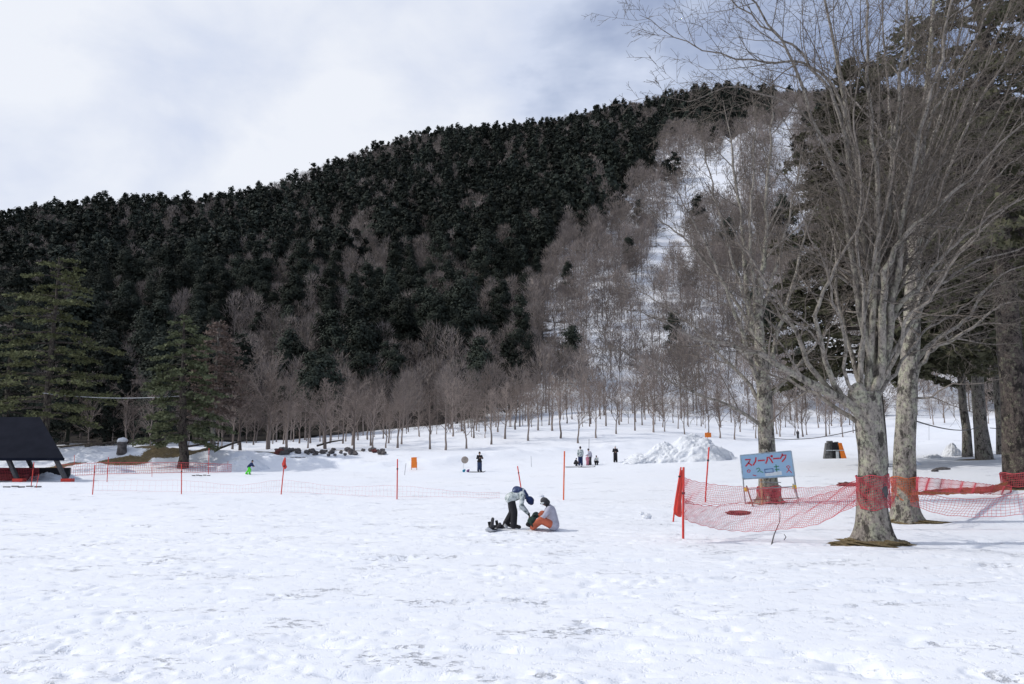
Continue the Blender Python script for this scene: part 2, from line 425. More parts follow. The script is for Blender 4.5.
def build_ground():
    rows = [0.0]
    while rows[-1] < 1250:
        y = rows[-1]; rows.append(y + .0036 * (y + 3.5) if 5 < y < 32 else y + .0062 * (y + 3.5) if y < 160 else y + (3.2 if y < 640 else 25))
    back = [-400, -150, -60, -25, -10, -4, -1.5]
    ys = np.array(back + rows)
    a = np.concatenate([[-14, -7, -4, -2.6, -1.8, -1.3, -1.05, -.92, -.84], np.linspace(-.78, .78, 620), [.84, .92, 1.05, 1.3, 1.8, 2.6, 4, 7, 14]])
    gy = np.where(ys > 0, ys + 6, 6 - ys)
    X = gy[:, None] * a[None, :]; Y = np.broadcast_to(ys[:, None], X.shape).copy()
    Z = H(X, Y)
    # footprints, clods and trampled snow
    amt = np.clip((85 - Y) / 50, 0, 1) * (Y > 3)
    tr = fbm(X / 5.5, Y / 3.2, 51, 3); tramp = np.clip((tr - .05) * 8, 0.06, 1)
    D = np.zeros_like(Z)
    for cell, sd, dep, rad, pr in ((.42, 61, .055, .10, .5), (.9, 71, .05, .14, .4), (.3, 81, -.045, .05, .4), (1.9, 76, .06, .15, .35)):
        ci = np.floor(X / cell).astype(np.int64); cj = np.floor(Y / cell).astype(np.int64)
        for di in (-1, 0, 1):
            for dj in (-1, 0, 1):
                I = ci + di; J = cj + dj
                px = (I + hash2(I, J, sd)) * cell; py = (J + hash2(I, J, sd + 1)) * cell
                keep = hash2(I, J, sd + 2) < pr * tramp
                an = hash2(I, J, sd + 3) * 3.14
                dx = X - px; dy = Y - py
                q = ((dx * np.cos(an) + dy * np.sin(an)) / (rad * 1.5)) ** 2 + ((dy * np.cos(an) - dx * np.sin(an)) / (rad * .75)) ** 2
                D -= keep * dep * (.4 + .6 * hash2(I, J, sd + 4)) * np.where(q < 6, np.exp(-q) * 1.25 - .3 * np.exp(-q * .35), 0)
    st = np.clip((fbm(X / 1.3, Y / .35, 97, 4) - .10) * 7, 0, 1) * np.clip((fbm(X / 7, Y / 4, 98, 2) + .14) * 6, 0, 1)
    Z = Z - .075 * st * np.clip((60 - Y) / 40, 0, 1) * (Y > 3)
    cl = np.clip((fbm(X / 3.2, Y / 1.4, 131, 3) - .045) * 9, 0, 1) * np.clip((fbm(X / 14, Y / 7, 135, 2) + .12) * 6, .15, 1)
    s2 = np.clip((fbm(X / .34, Y / .26, 141, 4) + .02) * 8, 0, 1)
    Z = Z - .06 * cl * s2 * np.clip((40 - Y) / 25, 0, 1) * (Y > 3)
    s3 = np.clip((fbm(X / .5, Y / .3, 151, 4) - .22) * 12, 0, 1)
    Z = Z - .04 * s3 * np.clip((50 - Y) / 35, 0, 1) * (Y > 3)
    Z = Z + D * amt + .035 * amt * fbm(X / .7, Y / .45, 90, 3) + .05 * amt * fbm(X / 2.6, Y / 1.1, 93, 2)
    # long ski and board tracks, faint
    for k in range(26):
        r_ = random.Random(k + 100); x0 = r_.uniform(-14, 16); y0 = r_.uniform(9, 34); an = r_.uniform(-.35, .35) + (0 if k % 3 else 2.6); L = r_.uniform(3, 14)
        dx = X - x0; dy = Y - y0
        s = dx * math.cos(an) + dy * math.sin(an); q = dy * math.cos(an) - dx * math.sin(an) + .012 * s * s * r_.uniform(-1, 1)
        Z -= .03 * np.exp(-(q / .06) ** 2) * np.clip(1.2 - np.abs(s) / L, 0, 1) - .018 * np.exp(-((q - .13) / .06) ** 2) * np.clip(1.2 - np.abs(s) / L, 0, 1)
    nr, nc = X.shape
    idx = np.arange(nr * nc).reshape(nr, nc)
    Q = np.stack([idx[:-1, :-1], idx[:-1, 1:], idx[1:, 1:], idx[1:, :-1]], -1).reshape(-1, 4)
    me = mesh_np('snow_ground', np.stack([X, Y, Z], -1).reshape(-1, 3), Q, None, True)
    U, Vv = proj(X, np.maximum(Y, 1), Z)
    Zn = zone(U, Vv)
    far = np.clip((Y - 150) / 25, 0, 1)
    forest = np.where(Zn == 1, 1.15, np.where(Zn == 2, .42, .0))
    forest = np.where(Zn == 2, .42 + .45 * np.clip((565 + 60 * fbm(X / 12, Y / 12, 3, 3) - U) / 40, 0, 1), forest)
    forest = np.where((Zn == 2) & (U > 870), .6, forest) * far
    forest = np.maximum(forest, .95 * np.clip((Y - np.interp(U, [0, 250, 420, 540, 600], [100, 109, 131, 156, 999])) / 12, 0, 1))
    grass = np.zeros_like(Z)
    for cx, cy, rx, ry, s in GRASS:
        grass = np.maximum(grass, s * np.clip(1.15 + .8 * fbm(X / .6 * np.clip(20 / (Y + 1), .15, 1), Y / .4 * np.clip(20 / (Y + 1), .15, 1), 66, 3) - np.sqrt(((X - cx) / rx) ** 2 + ((Y - cy) / ry) ** 2), 0, 1) * 2.2)
    col = np.stack([np.clip(forest, 0, 1.3), np.clip(grass, 0, 1), 0 * Z, 0 * Z + 1], -1).reshape(-1, 4).astype(np.float32)
    ca = me.attributes.new('cover', 'FLOAT_COLOR', 'POINT'); ca.data.foreach_set('color', col.ravel())
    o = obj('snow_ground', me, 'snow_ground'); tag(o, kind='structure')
T1 = Vector((*G(874, 543)[:2], 0)); T1.z = on(T1.x, T1.y)
T2 = Vector((*G(904, 522)[:2], 0)); T2.z = on(T2.x, T2.y)
T3 = Vector((*G(770, 503)[:2], 0)); T3.z = on(T3.x, T3.y)
def spot(u, y):
    x = (u - 512) / F * y * .99
    return Vector((x, y, on(x, y)))
T4 = spot(1020, 42); T5 = spot(984, 66)
GRASS = [(T1.x - .15, T1.y - .15, 1.0, .62, 1), (T2.x + .5, T2.y, 1.1, .5, 1), (T3.x, T3.y, 1.2, .8, .7), (T4.x - .6, T4.y - .2, 2.2, 1.2, 1), (T5.x - .6, T5.y, 1.6, 1.2, .8)]
for (u, y, rx, ry) in [(86, 78, 3.4, 2.4), (120, 80, 3.2, 1.8), (178, 82, 4, 1.5), (262, 86, 3.2, 1.2), (215, 86, 3, 1.1), (60, 76, 3, 2), (345, 89, 2.5, .8), (152, 84, 2.5, 1)]:
    s_ = spot(u, y); GRASS.append((s_.x, s_.y, rx, ry, .8))
build_ground(); print('ground', time.time() - T0)
# ------------------------------------------------------------------ hillside trees
def fir_cloud(n, h, r, size, rg, nclump):
    """clumped irregular crown; returns triangle vertices"""
    z = rg.beta(1.5, 1.5, nclump) * .86 + .12
    rr = (1 - z) ** .6 * r * rg.uniform(.45, 1.12, nclump) * np.where(z < .25, .75, 1)
    th = rg.uniform(0, 2 * np.pi, nclump)
    c = np.stack([rr * np.cos(th), rr * np.sin(th), z * h], 1)
    c[0] = (0, 0, h * .95); c[1] = (0, 0, h * .86)
    k = rg.integers(0, nclump, n)
    sp = (r * .27) * (1.25 - z[k] * .6)
    p = c[k] + rg.normal(size=(n, 3)) * sp[:, None] * np.array([.62, .62, .42])
    p[:, 2] = np.clip(p[:, 2], .5, None)
    od = (p - c[k]) * .9 + np.stack([p[:, 0], p[:, 1], (p[:, 2] - h * .45) * .5 + .6], 1) / r * .8
    return tri_cloud(p, size, rg, .35, od)
def trunk_tris(h, r, k=4):
    th = np.arange(k) * 2 * np.pi / k
    lo = np.stack([r * np.cos(th), r * np.sin(th), 0 * th - .6], 1); top = np.array([[0, 0, h]])
    return np.concatenate([np.stack([lo[i], lo[(i + 1) % k], top[0]]) for i in range(k)])
def bare_cloud(n, h, r, w, rg):
    """trunk and rising forks with twig slivers"""
    out = [trunk_tris(h * .8, .14)]
    nl = 9
    for i in range(nl):
        th = rg.uniform(0, 6.283); z0 = h * rg.uniform(.25, .5); L = h * rg.uniform(.35, .6)
        d = np.array([math.cos(th) * .5, math.sin(th) * .5, 1]); d /= np.linalg.norm(d); e = np.array([0, 0, z0]); s = np.array([-math.sin(th), math.cos(th), 0]) * .06
        out.append(np.stack([e + s, e - s, e + d * L]))
    z = rg.uniform(.35, .98, n); rr = r * np.sqrt(rg.uniform(0, 1, n)) * np.sin(np.clip(z, .3, .97) * 3.0 + .1) ** .6
    th = rg.uniform(0, 6.283, n)
    p = np.stack([rr * np.cos(th), rr * np.sin(th), z * h * .9], 1)
    d = np.stack([rr * np.cos(th) / r * .8, rr * np.sin(th) / r * .8, np.ones(n) * .9], 1) + rg.normal(size=(n, 3)) * .35
    d /= np.linalg.norm(d, axis=1, keepdims=True); L = h * rg.uniform(.07, .17, n)[:, None]
    s = np.cross(d, rg.normal(size=(n, 3))); s /= np.linalg.norm(s, axis=1, keepdims=True)
    out.append(np.stack([p + s * w / 2, p - s * w / 2, p + d * L], 1).reshape(-1, 3))
    return np.concatenate(out)
def tri_me(name, V, mat, tone=None):
    me = mesh_np(name, V, None, np.arange(len(V)).reshape(-1, 3)); me.materials.append(M[mat])
    if tone is not None:
        a = me.attributes.new('tone', 'FLOAT', 'POINT'); a.data.foreach_set('value', np.asarray(tone, np.float32))
    return me
def scatter(step, y0, y1, rg):
    pts = []
    y = y0
    while y < y1:
        w = .80 * y + 15; xs = np.arange(-w, w, step)
        pts.append(np.stack([xs + rg.uniform(-.45, .45, len(xs)) * step, y + rg.uniform(-.45, .45, len(xs)) * step], 1)); y += step
    return np.concatenate(pts)
rg = np.random.default_rng(11)
S = scatter(5.7, 152, 640, rg)
S2 = scatter(5.0, 135, 560, rg); S2 = S2[(S2[:, 0] > S2[:, 1] * .03)]; nS1 = len(S); S = np.concatenate([S, S2])
S3 = scatter(6.5, 104, 160, rg); S3 = S3[(S3[:, 0] < -.36 * S3[:, 1]) | ((S3[:, 1] > 122) & (S3[:, 0] < .02 * S3[:, 1]))]; S = np.concatenate([S, S3]); SRC = np.concatenate([np.zeros(nS1), np.ones(len(S2)), 2 + np.zeros(len(S3))])
Z = H(S[:, 0], S[:, 1]); U, V_ = proj(S[:, 0], S[:, 1], Z)
a_ = S[:, 0] / S[:, 1]; ry = np.interp(a_, RA, RY)
ok = (S[:, 1] < ry + 12) & (U > -70) & (U < 1100) & (V_ > -30)
S, Z, U, V_, SRC = S[ok], Z[ok], U[ok], V_[ok], SRC[ok]
ZN = zone(U, V_); mixn = fbm(S[:, 0] / 30, S[:, 1] / 45, 77, 3); rnd = rg.uniform(size=len(S))
low = np.clip((V_ - 250) / 120, 0, 1) * (U < 520)
bare_p = np.where(ZN == 1, .20 + np.clip(mixn * 2.2, 0, .45) + .22 * low + .25 * (np.abs(ry[ok] - S[:, 1]) < 14), np.where(ZN == 2, .97, 1.0))
bare_p = np.where((ZN == 2) & (U > 780), .82, bare_p)
keep = np.where(SRC == 1, (ZN == 2) & (rnd < np.where(U < 560, .62, np.clip(.62 + (300 - V_) / 260, .5, .93))), np.where(ZN == 3, rnd < .32, np.where((ZN == 2) & (U > 560), rg.uniform(size=len(S)) < np.where(V_ > 300, .8, .93), True)))
bare_p = np.where(SRC == 1, .985, bare_p); bare_p = np.where(SRC == 2, np.where(U < 240, .55, .88), bare_p)
S, Z, U, V_, ZN, bare_p, ryk = S[keep], Z[keep], U[keep], V_[keep], ZN[keep], bare_p[keep], ry[ok][keep]
isb = rg.uniform(size=len(S)) < bare_p
dist = S[:, 1]
sizef = (1 - .18 * np.clip((dist - 300) / 250, 0, 1)) * np.where(isb, rg.uniform(.72, 1.3, len(S)), rg.uniform(.68, .92, len(S)) + .75 * rg.uniform(0, 1, len(S)) ** 2.2)
# evergreens: 300 nearest as trees of their own
fir_protos = []
for i in range(9):
    r_ = np.random.default_rng(200 + i); h = r_.uniform(10.5, 14); rad = r_.uniform(3.0, 4.2)
    V = np.concatenate([trunk_tris(h * .9, .2), fir_cloud(5200, h, rad, .32, r_, r_.integers(34, 52))])
    fir_protos.append(tri_me('evergreen_tree', V, 'fir_needles'))
fi = np.where(~isb)[0]; fi = fi[np.argsort(dist[fi] + 1000 * ((U[fi] < -25) | (U[fi] > 1045)))]
near, farr = fi[:290], fi[290:]
def where_word(u):
    return ['the left end', 'the left part', 'the middle', 'the right part', 'the right end'][int(np.clip(u / 205, 0, 4))]
for k in near:
    o = bpy.data.objects.new('evergreen_tree', fir_protos[rg.integers(0, 9)]); C.objects.link(o)
    o.location = (S[k, 0], S[k, 1], Z[k] - .3); s = sizef[k]; o.scale = (s * rg.uniform(.9, 1.15), s * rg.uniform(.9, 1.15), s); o.rotation_euler = (0, 0, rg.uniform(0, 6.28))
    w = where_word(U[k])
    tag(o, 'dark evergreen low on the wooded mountainside at %s of the picture' % w, 'tree', 'evergreens low on the mountainside at %s' % w)
def merged(idx, protos, mat, name, label, tonef):
    groups = []; tones = []
    for k in idx:
        P_ = protos(k); th = rg.uniform(0, 6.283); c, s = math.cos(th), math.sin(th); q = sizef[k]
        Rm = np.array([[c, s, 0], [-s, c, 0], [0, 0, 1]]) * q
        groups.append(P_ @ Rm + np.array([S[k, 0], S[k, 1], Z[k] - .3])); tones.append(np.full(len(P_), tonef()))
    me = tri_me(name, np.concatenate(groups), mat, np.concatenate(tones))
    o = obj(name, me); tag(o, label, 'trees', kind='stuff'); print(name, len(me.polygons))
midp = [np.concatenate([trunk_tris(10, .2), fir_cloud(1100, 11.5, 3.7, .6, np.random.default_rng(300 + i), 30)]) for i in range(10)]
lowp = [np.concatenate([trunk_tris(9, .25), fir_cloud(420, 11, 3.6, .9, np.random.default_rng(330 + i), 20)]) for i in range(12)]
merged(farr, lambda k: midp[rg.integers(0, 10)] if dist[k] < 300 else lowp[rg.integers(0, 12)], 'fir_needles_far', 'evergreen_forest', 'dense dark evergreen forest covering the upper mountain to its ridge', lambda: rg.uniform(0, 1) ** 2.2)
# bare trees of the mountainside
bi = np.where(isb)[0]; bi = bi[np.argsort(dist[bi] + 1000 * ((U[bi] < -25) | (U[bi] > 1045)))]
bnear, bfar = bi[:26], bi[26:]
bp = []
for i in range(7):
    r_ = np.random.default_rng(400 + i)
    bp.append(tri_me('bare_tree', bare_cloud(900, r_.uniform(9, 12), r_.uniform(2.3, 3.0), .05, r_), 'bare_slope'))
for k in bnear:
    o = bpy.data.objects.new('bare_tree', bp[rg.integers(0, 7)]); C.objects.link(o)
    o.location = (S[k, 0], S[k, 1], Z[k] - .1); s = sizef[k]; o.scale = (s, s, s); o.rotation_euler = (0, 0, rg.uniform(0, 6.28))
    w = where_word(U[k])
    tag(o, 'leafless grey-brown tree low on the mountain slope at %s of the picture' % w, 'tree', 'bare trees low on the slope at %s' % w)
bm_ = [bare_cloud(420, 10.5, 2.7, .085, np.random.default_rng(440 + i)) for i in range(9)]
bl_ = [bare_cloud(150, 10, 2.8, .16, np.random.default_rng(460 + i)) for i in range(9)]
merged(bfar, lambda k: bm_[rg.integers(0, 9)] if dist[k] < 290 else bl_[rg.integers(0, 9)], 'bare_slope_far', 'bare_woodland', 'leafless grey-brown woodland high on the snowy mountainside', lambda: rg.uniform(0, 1))
print('hill', time.time() - T0)
# ------------------------------------------------------------------ the leafless row at the foot of the mountain
row_tr, row_cr = [], []
prow = dict(n=[15, 8, 6, 0], t0=[.24, .25, .15, .1], len=[.5, .5, .48, .5], ang=(28, 60), up=.10, wig=.13, rmin=.011, rend=.008)
for i in range(7):
    rd = random.Random(50 + i); tt = Tubes(); tc_ = Tubes()
    h = rd.uniform(5.9, 7.6)
    pts = [(0, 0, -.4)]; x = y = 0
    rads = [.17]
    for j in range(1, 11):
        x += rd.gauss(0, .045); y += rd.gauss(0, .045); pts.append((x, y, h * .86 * j / 10)); rads.append(.115 * (1 - .085 * j))
    tt.add(pts, rads, 7)
    spawn(tc_, pts, rads, h * .92, 0, 3, rd, prow)
    tt.build('trunk', 'bare_twigs'); row_tr.append(bpy.data.objects['trunk'].data); bpy.data.objects.remove(bpy.data.objects['trunk'])
    tc_.build('crown', 'bare_twigs'); row_cr.append(bpy.data.objects['crown'].data); bpy.data.objects.remove(bpy.data.objects['crown'])
    print('rowtree', len(row_cr[-1].polygons))
rr = random.Random(3); cnt = 0
def row_tree(u, y, s, i=None):
    p = spot(u, y)
    sec = 'left of the orange board' if u < 300 else 'behind the rock heap' if u < 410 else 'behind the snowfield' if u < 560 else 'behind the skier group' if u < 640 else 'behind the snow pile' if u < 760 else 'behind the big front trees'
    rank = 'front row' if y < 98 else 'second row' if y < 112 else 'back rows'
    e = empty('bare_tree', (p.x, p.y, p.z), 'leafless brown tree at the mountain foot %s, %s' % (sec, rank), 'tree', 'leafless trees at the foot %s, %s' % (sec, rank), rr.uniform(0, 6.28))
    e.scale = (s, s, s * rr.uniform(.92, 1.1)); j = rr.randrange(7)
    for nm, me in (('trunk', row_tr[j]), ('crown', row_cr[j])):
        o = bpy.data.objects.new(nm, me); C.objects.link(o); o.parent = e
for (y0, y1, st, u0, u1, sz) in ((90, 96, 17, 232, 870, 1.0), (99, 106, 17, 125, 900, .95), (110, 118, 16, 120, 1000, .9), (122, 131, 15, 250, 1010, .88), (94, 125, 11, 90, 760, .55)):
    u = u0
    while u < u1:
        dy = 6 * (u > 480) + 6 * (u > 600)
        if rr.random() < .9: row_tree(u, rr.uniform(y0, y1) + dy, sz * rr.uniform(.78, 1.15) * (1.18 if u < 300 and y0 < 95 else 1) * (.8 if u > 660 else 1)); cnt += 1
        u += st * rr.uniform(.55, 1.45)
print('row', cnt, time.time() - T0)
m, n, b = nt('dry_litter'); P = pos(n)
f = noise(n, P, 22, 6, .8); n.links.new(ramp(n, f, [(.32, (.07, .05, .025)), (.5, (.22, .165, .08)), (.7, (.38, .30, .16))]), b.inputs['Base Color']); b.inputs['Roughness'].default_value = .95; bump(n, b, f, 1, .05)
foliage('olive_needles', [(.022, .022, .014), (.04, .04, .024), (.075, .07, .038)])
plain('mat_grey', (.12, .12, .12), .8, var=.5, scale=5)
# ------------------------------------------------------------------ big beeches in the foreground
def lp(base, pts, y0, dy=0.0, curve=1.0):
    """limb guide: pixels at the tree's depth, leaning dy metres towards or away from us at the tip; local to the tree base"""
    n = len(pts); out = []
    for i, q in enumerate(pts):
        t = i / (n - 1)
        p = at(q[0], q[1], y0 + dy * t ** curve)
        out.append((p[0] - base.x, p[1] - base.y, p[2] - base.z))
    return out
def refine(pts, rad, n, rnd, jit=.03):
    """resample with Catmull-Rom to n points, with a little waviness"""
    P = [Vector(p) for p in pts]; m = len(P); out = []; ro = []
    for i in range(n):
        f = i / (n - 1) * (m - 1); k = min(int(f), m - 2); t = f - k
        a = P[max(k - 1, 0)]; b = P[k]; c = P[k + 1]; d = P[min(k + 2, m - 1)]
        q = .5 * ((2 * b) + (c - a) * t + (2 * a - 5 * b + 4 * c - d) * t * t + (3 * b - a - 3 * c + d) * t ** 3)
        if 0 < i: q = q + Vector((rnd.gauss(0, jit), rnd.gauss(0, jit), rnd.gauss(0, jit)))
        out.append(tuple(q)); ro.append(rad[k] * (1 - t) + rad[k + 1] * t)
    return out, ro
def limb(e, base, pts, y0, r0, r1, dy, rnd, pr, name='limb', n=20, lvl=1, dens=1.0):
    r0 *= .82; r1 *= .8
    g = lp(base, pts, y0, dy); m = len(g)
    rad = [r0 + (r1 - r0) * (i / (m - 1)) ** .8 for i in range(m)]
    P, Rr = refine(g, rad, n, rnd, .035)
    tb = Tubes(); tb.add(P, Rr, 9)
    L = sum((Vector(P[i + 1]) - Vector(P[i])).length for i in range(n - 1))
    p2 = dict(pr); p2['n'] = [int(x * dens) for x in pr['n']]; p2['n'][lvl] = max(4, int(pr['n'][lvl] * L / 6 * dens))
    spawn(tb, P, Rr, min(L, 7.5), lvl, 4, rnd, p2)
    return tb.build(name, 'beech_bark', e)
def trunk_mesh(e, base, pts, radii, y0, mat, seed, flare=1.0, roots=6, sides=28, n=40):
    """thick trunk with a rippled, root-flared foot"""
    g = lp(base, pts, y0); rnd_ = random.Random(seed)
    P, Rr = refine(g, radii, n, rnd_, .0)
    V = []; ph = rnd_.uniform(0, 6)
    for i in range(n):
        h = P[i][2]; fl = flare * math.exp(-max(h, 0) / .28) if h < 3 else 0
        for k in range(sides):
            th = 2 * math.pi * k / sides
            r = Rr[i] * (1 + .05 * math.sin(3 * th + ph + h) + .035 * math.sin(5 * th + 2.3 * h + ph))
            r *= 1 + fl * (.30 + .42 * max(0, math.cos(roots * th / 1.0 + ph + .6 * math.sin(th))) )
            V.append((P[i][0] + r * math.cos(th), P[i][1] + r * math.sin(th), h))
    Q = [(i * sides + k, i * sides + (k + 1) % sides, (i + 1) * sides + (k + 1) % sides, (i + 1) * sides + k) for i in range(n - 1) for k in range(sides)]
    me = mesh_np('trunk', V, np.array(Q), None, True)
    a = me.attributes.new('thick', 'FLOAT', 'POINT'); a.data.foreach_set('value', np.ones(len(V), np.float32))
    a = me.attributes.new('twig', 'FLOAT', 'POINT'); a.data.foreach_set('value', np.ones(len(V), np.float32))
    return obj('trunk', me, mat, e)
PB = dict(n=[0, 8, 7, 4, 0], t0=[.3, .22, .14, .12, .1], len=[.5, .40, .48, .5, .5], ang=(26, 62), up=.055, wig=.13, rmin=.006, rend=.0042)
rb = random.Random(77)
# --- the nearest beech
e1 = empty('beech_tree', T1, 'big leafless beech nearest the camera, trunk wrapped in red netting', 'tree', None)
y1 = T1.y
trunk_mesh(e1, T1, [(874, 551), (874, 530), (873, 500), (873, 460), (870, 432), (868, 405), (868, 392)], [.45, .41, .375, .365, .37, .36, .28], y1, 'beech_bark', 1, flare=.95, roots=5)
L1 = [
 ([(868, 425), (845, 402), (815, 388), (795, 376), (771, 362), (746, 350), (708, 341), (672, 327), (641, 310)], .20, .012, -1.5),
 ([(866, 432), (848, 415), (820, 397), (795, 383), (765, 372), (735, 352), (700, 330)], .10, .012, 1.2),
 ([(838, 398), (812, 369), (802, 341), (788, 317), (771, 292), (753, 264), (739, 240), (716, 205), (705, 180)], .10, .012, -.8),
 ([(862, 412), (841, 393), (828, 374), (818, 338), (815, 312), (828, 284), (841, 258), (857, 232), (868, 190), (880, 130)], .12, .015, -1.6),
 ([(865, 408), (872, 380), (872, 335), (873, 290), (868, 255), (860, 225), (850, 160), (843, 95), (833, 40), (820, -30)], .21, .035, .6),
 ([(867, 406), (880, 373), (883, 329), (883, 280), (891, 255), (909, 229), (936, 208), (965, 180), (1000, 145), (1050, 100)], .17, .02, -1.8),
 ([(872, 400), (884, 345), (898, 306), (918, 287), (941, 258), (962, 240), (995, 215), (1045, 190)], .13, .02, -.6),
 ([(870, 402), (879, 350), (884, 290), (889, 200), (897, 110), (905, 30), (910, -40)], .16, .03, 1.0),
 ([(872, 400), (888, 340), (897, 270), (910, 190), (925, 120), (945, 40), (960, -30)], .15, .025, -1.6),
 ([(868, 402), (866, 350), (858, 290), (850, 235), (838, 180), (815, 120), (790, 60), (760, 10), (735, -20)], .14, .02, -1.0),
 ([(866, 260), (852, 170), (838, 110), (822, 76), (794, 47), (766, 28), (735, 4), (715, -10)], .085, .015, -1.2),
 ([(868, 255), (855, 150), (835, 90), (802, 62), (770, 62), (739, 58), (699, 47), (665, 32), (640, 15)], .075, .008, .8),
 ([(862, 240), (835, 165), (805, 115), (770, 95), (730, 88), (690, 100), (655, 95)], .06, .006, -1.4),
 ([(866, 408), (850, 350), (838, 300), (832, 240), (822, 200), (800, 150), (778, 110)], .09, .01, 1.4),
 ([(874, 398), (890, 360), (912, 320), (940, 285), (975, 262), (1015, 250), (1050, 235)], .10, .015, 1.4),
 ([(870, 400), (882, 320), (900, 230), (918, 160), (940, 100), (975, 40), (1000, -20)], .12, .02, 1.6),
 ([(868, 398), (874, 310), (878, 230), (874, 150), (868, 80), (866, 10), (866, -40)], .13, .025, -2.0),
 ([(866, 410), (860, 360), (864, 300), (856, 240), (862, 180), (852, 120), (858, 60), (848, 0)], .08, .012, -2.2),
 ([(874, 405), (890, 370), (893, 310), (905, 260), (906, 200), (920, 150), (926, 90), (940, 30), (950, -20)], .09, .012, 2.2),
 ([(864, 412), (846, 372), (845, 330), (832, 300), (826, 262), (806, 232), (795, 195), (780, 170)], .07, .008, -2.4),
 ([(872, 402), (896, 356), (906, 318), (930, 300), (948, 268), (975, 240), (990, 205), (1020, 180)], .08, .01, -2.6),
 ([(878, 395), (900, 365), (925, 330), (958, 312), (985, 290), (1030, 280)], .07, .01, 2.0),
]
rx_ = random.Random(5)
for k in range(13):   # slender upright shoots between the main limbs
    ux = rx_.uniform(812, 1010); v0 = rx_.uniform(340, 400); u0 = 870 + rx_.uniform(-10, 14); m_ = (u0 + (ux - u0) * .35)
    L1.append(([(u0, v0), (u0 * .8 + m_ * .2, v0 - 60), (m_, v0 - 130), ((m_ + ux) / 2, v0 - 215), (ux, v0 - 300), (ux + (ux - 880) * .3, v0 - 380)], rx_.uniform(.05, .085), .008, rx_.uniform(-2.5, 2.5)))
for pts, r0, r1, dy in L1: limb(e1, T1, pts, y1, r0, r1, dy, rb, PB)
# bark burl where the limbs leave and the worn oval scar
def lump(name, mat, parent, loc, scl, seed, amp=.25, sub=4, fq=1.6):
    bm = bmesh.new(); bmesh.ops.create_icosphere(bm, subdivisions=sub, radius=1)
    me_co = np.array([v.co[:] for v in bm.verts])
    nn = fbm(me_co[:, 0] * fq + me_co[:, 2] * 1.1 * fq + seed, me_co[:, 1] * fq - me_co[:, 2] * .7 * fq, seed, 4)
    for v, q in zip(bm.verts, nn):
        v.co = v.co * (1 + amp * 2 * q); v.co = Vector((v.co.x * scl[0], v.co.y * scl[1], v.co.z * scl[2]))
    o = bm_obj(name, bm, mat, parent, loc, smooth=True); return o
def thickattr(o):
    a = o.data.attributes.new('twig', 'FLOAT', 'POINT'); a.data.foreach_set('value', np.ones(len(o.data.vertices), np.float32))
    a = o.data.attributes.new('thick', 'FLOAT', 'POINT'); a.data.foreach_set('value', np.ones(len(o.data.vertices), np.float32))
p = Vector(at(858, 396, y1 - .15)) - T1
thickattr(lump('burl', 'beech_bark', e1, p, (.26, .24, .36), 4, .3))
p = Vector(at(884, 492, y1 - .35)) - T1
lump('scar', 'concrete', e1, p, (.10, .06, .22), 9, .1)
def litter(e, scl, dx=0, dy=0, sd=1):
    o = lump('root_litter', 'dry_litter', e, (dx, dy, -.02), scl, sd, .5, 5, 3.2); return o
litter(e1, (.88, .75, .13), -.12, -.15, 5)
# --- second beech just behind
e2 = empty('beech_tree', T2, 'leafless beech close behind the nearest one, foot wrapped in orange netting', 'tree', None)
y2 = T2.y
trunk_mesh(e2, T2, [(906, 530), (905, 515), (904, 480), (905, 440), (908, 390), (911, 340), (912, 290), (914, 240), (920, 160), (928, 80), (934, 0), (938, -40)], [.46, .42, .385, .355, .335, .30, .26, .22, .16, .10, .06, .04], y2, 'beech_bark', 2, flare=1.0, roots=4, n=60)
L2 = [
 ([(912, 392), (921, 364), (934, 348), (960, 335), (985, 318), (1000, 305), (1040, 298)], .13, .02, -1.2),
 ([(914, 362), (936, 341), (955, 328), (972, 313), (985, 290), (1010, 270), (1045, 262)], .12, .02, 1.0),
 ([(912, 330), (925, 300), (945, 270), (970, 240), (1000, 215), (1040, 180)], .12, .02, -2.0),
 ([(912, 300), (900, 250), (893, 190), (890, 120), (884, 40), (880, -30)], .13, .02, 1.0),
 ([(914, 250), (930, 210), (952, 160), (975, 110), (1005, 60), (1030, 10)], .12, .02, -1.5),
 ([(915, 230), (905, 180), (885, 140), (855, 100), (830, 75), (800, 55)], .09, .012, 1.2),
 ([(918, 180), (935, 130), (950, 80), (962, 20), (970, -30)], .09, .02, 1.5),
 ([(911, 345), (895, 310), (870, 285), (845, 270), (815, 262), (790, 250)], .08, .01, 1.8),
 ([(912, 270), (940, 225), (975, 195), (1010, 165), (1045, 140)], .09, .015, 1.6),
 ([(906, 395), (925, 398), (950, 385), (985, 382), (1010, 374)], .06, .01, -1.2),
]
for k in range(8):
    ux = rx_.uniform(880, 1050); v0 = rx_.uniform(260, 370); u0 = 911 + rx_.uniform(-4, 6); m_ = (u0 + (ux - u0) * .4)
    L2.append(([(u0, v0), (u0 * .75 + m_ * .25, v0 - 50), (m_, v0 - 110), ((m_ + ux) / 2, v0 - 180), (ux, v0 - 250), (ux + (ux - 910) * .3, v0 - 310)], rx_.uniform(.05, .08), .01, rx_.uniform(-2.5, 2.5)))
for pts, r0, r1, dy in L2: limb(e2, T2, pts, y2, r0, r1, dy, rb, PB)
litter(e2, (.95, .6, .12), .25, -.1, 7)
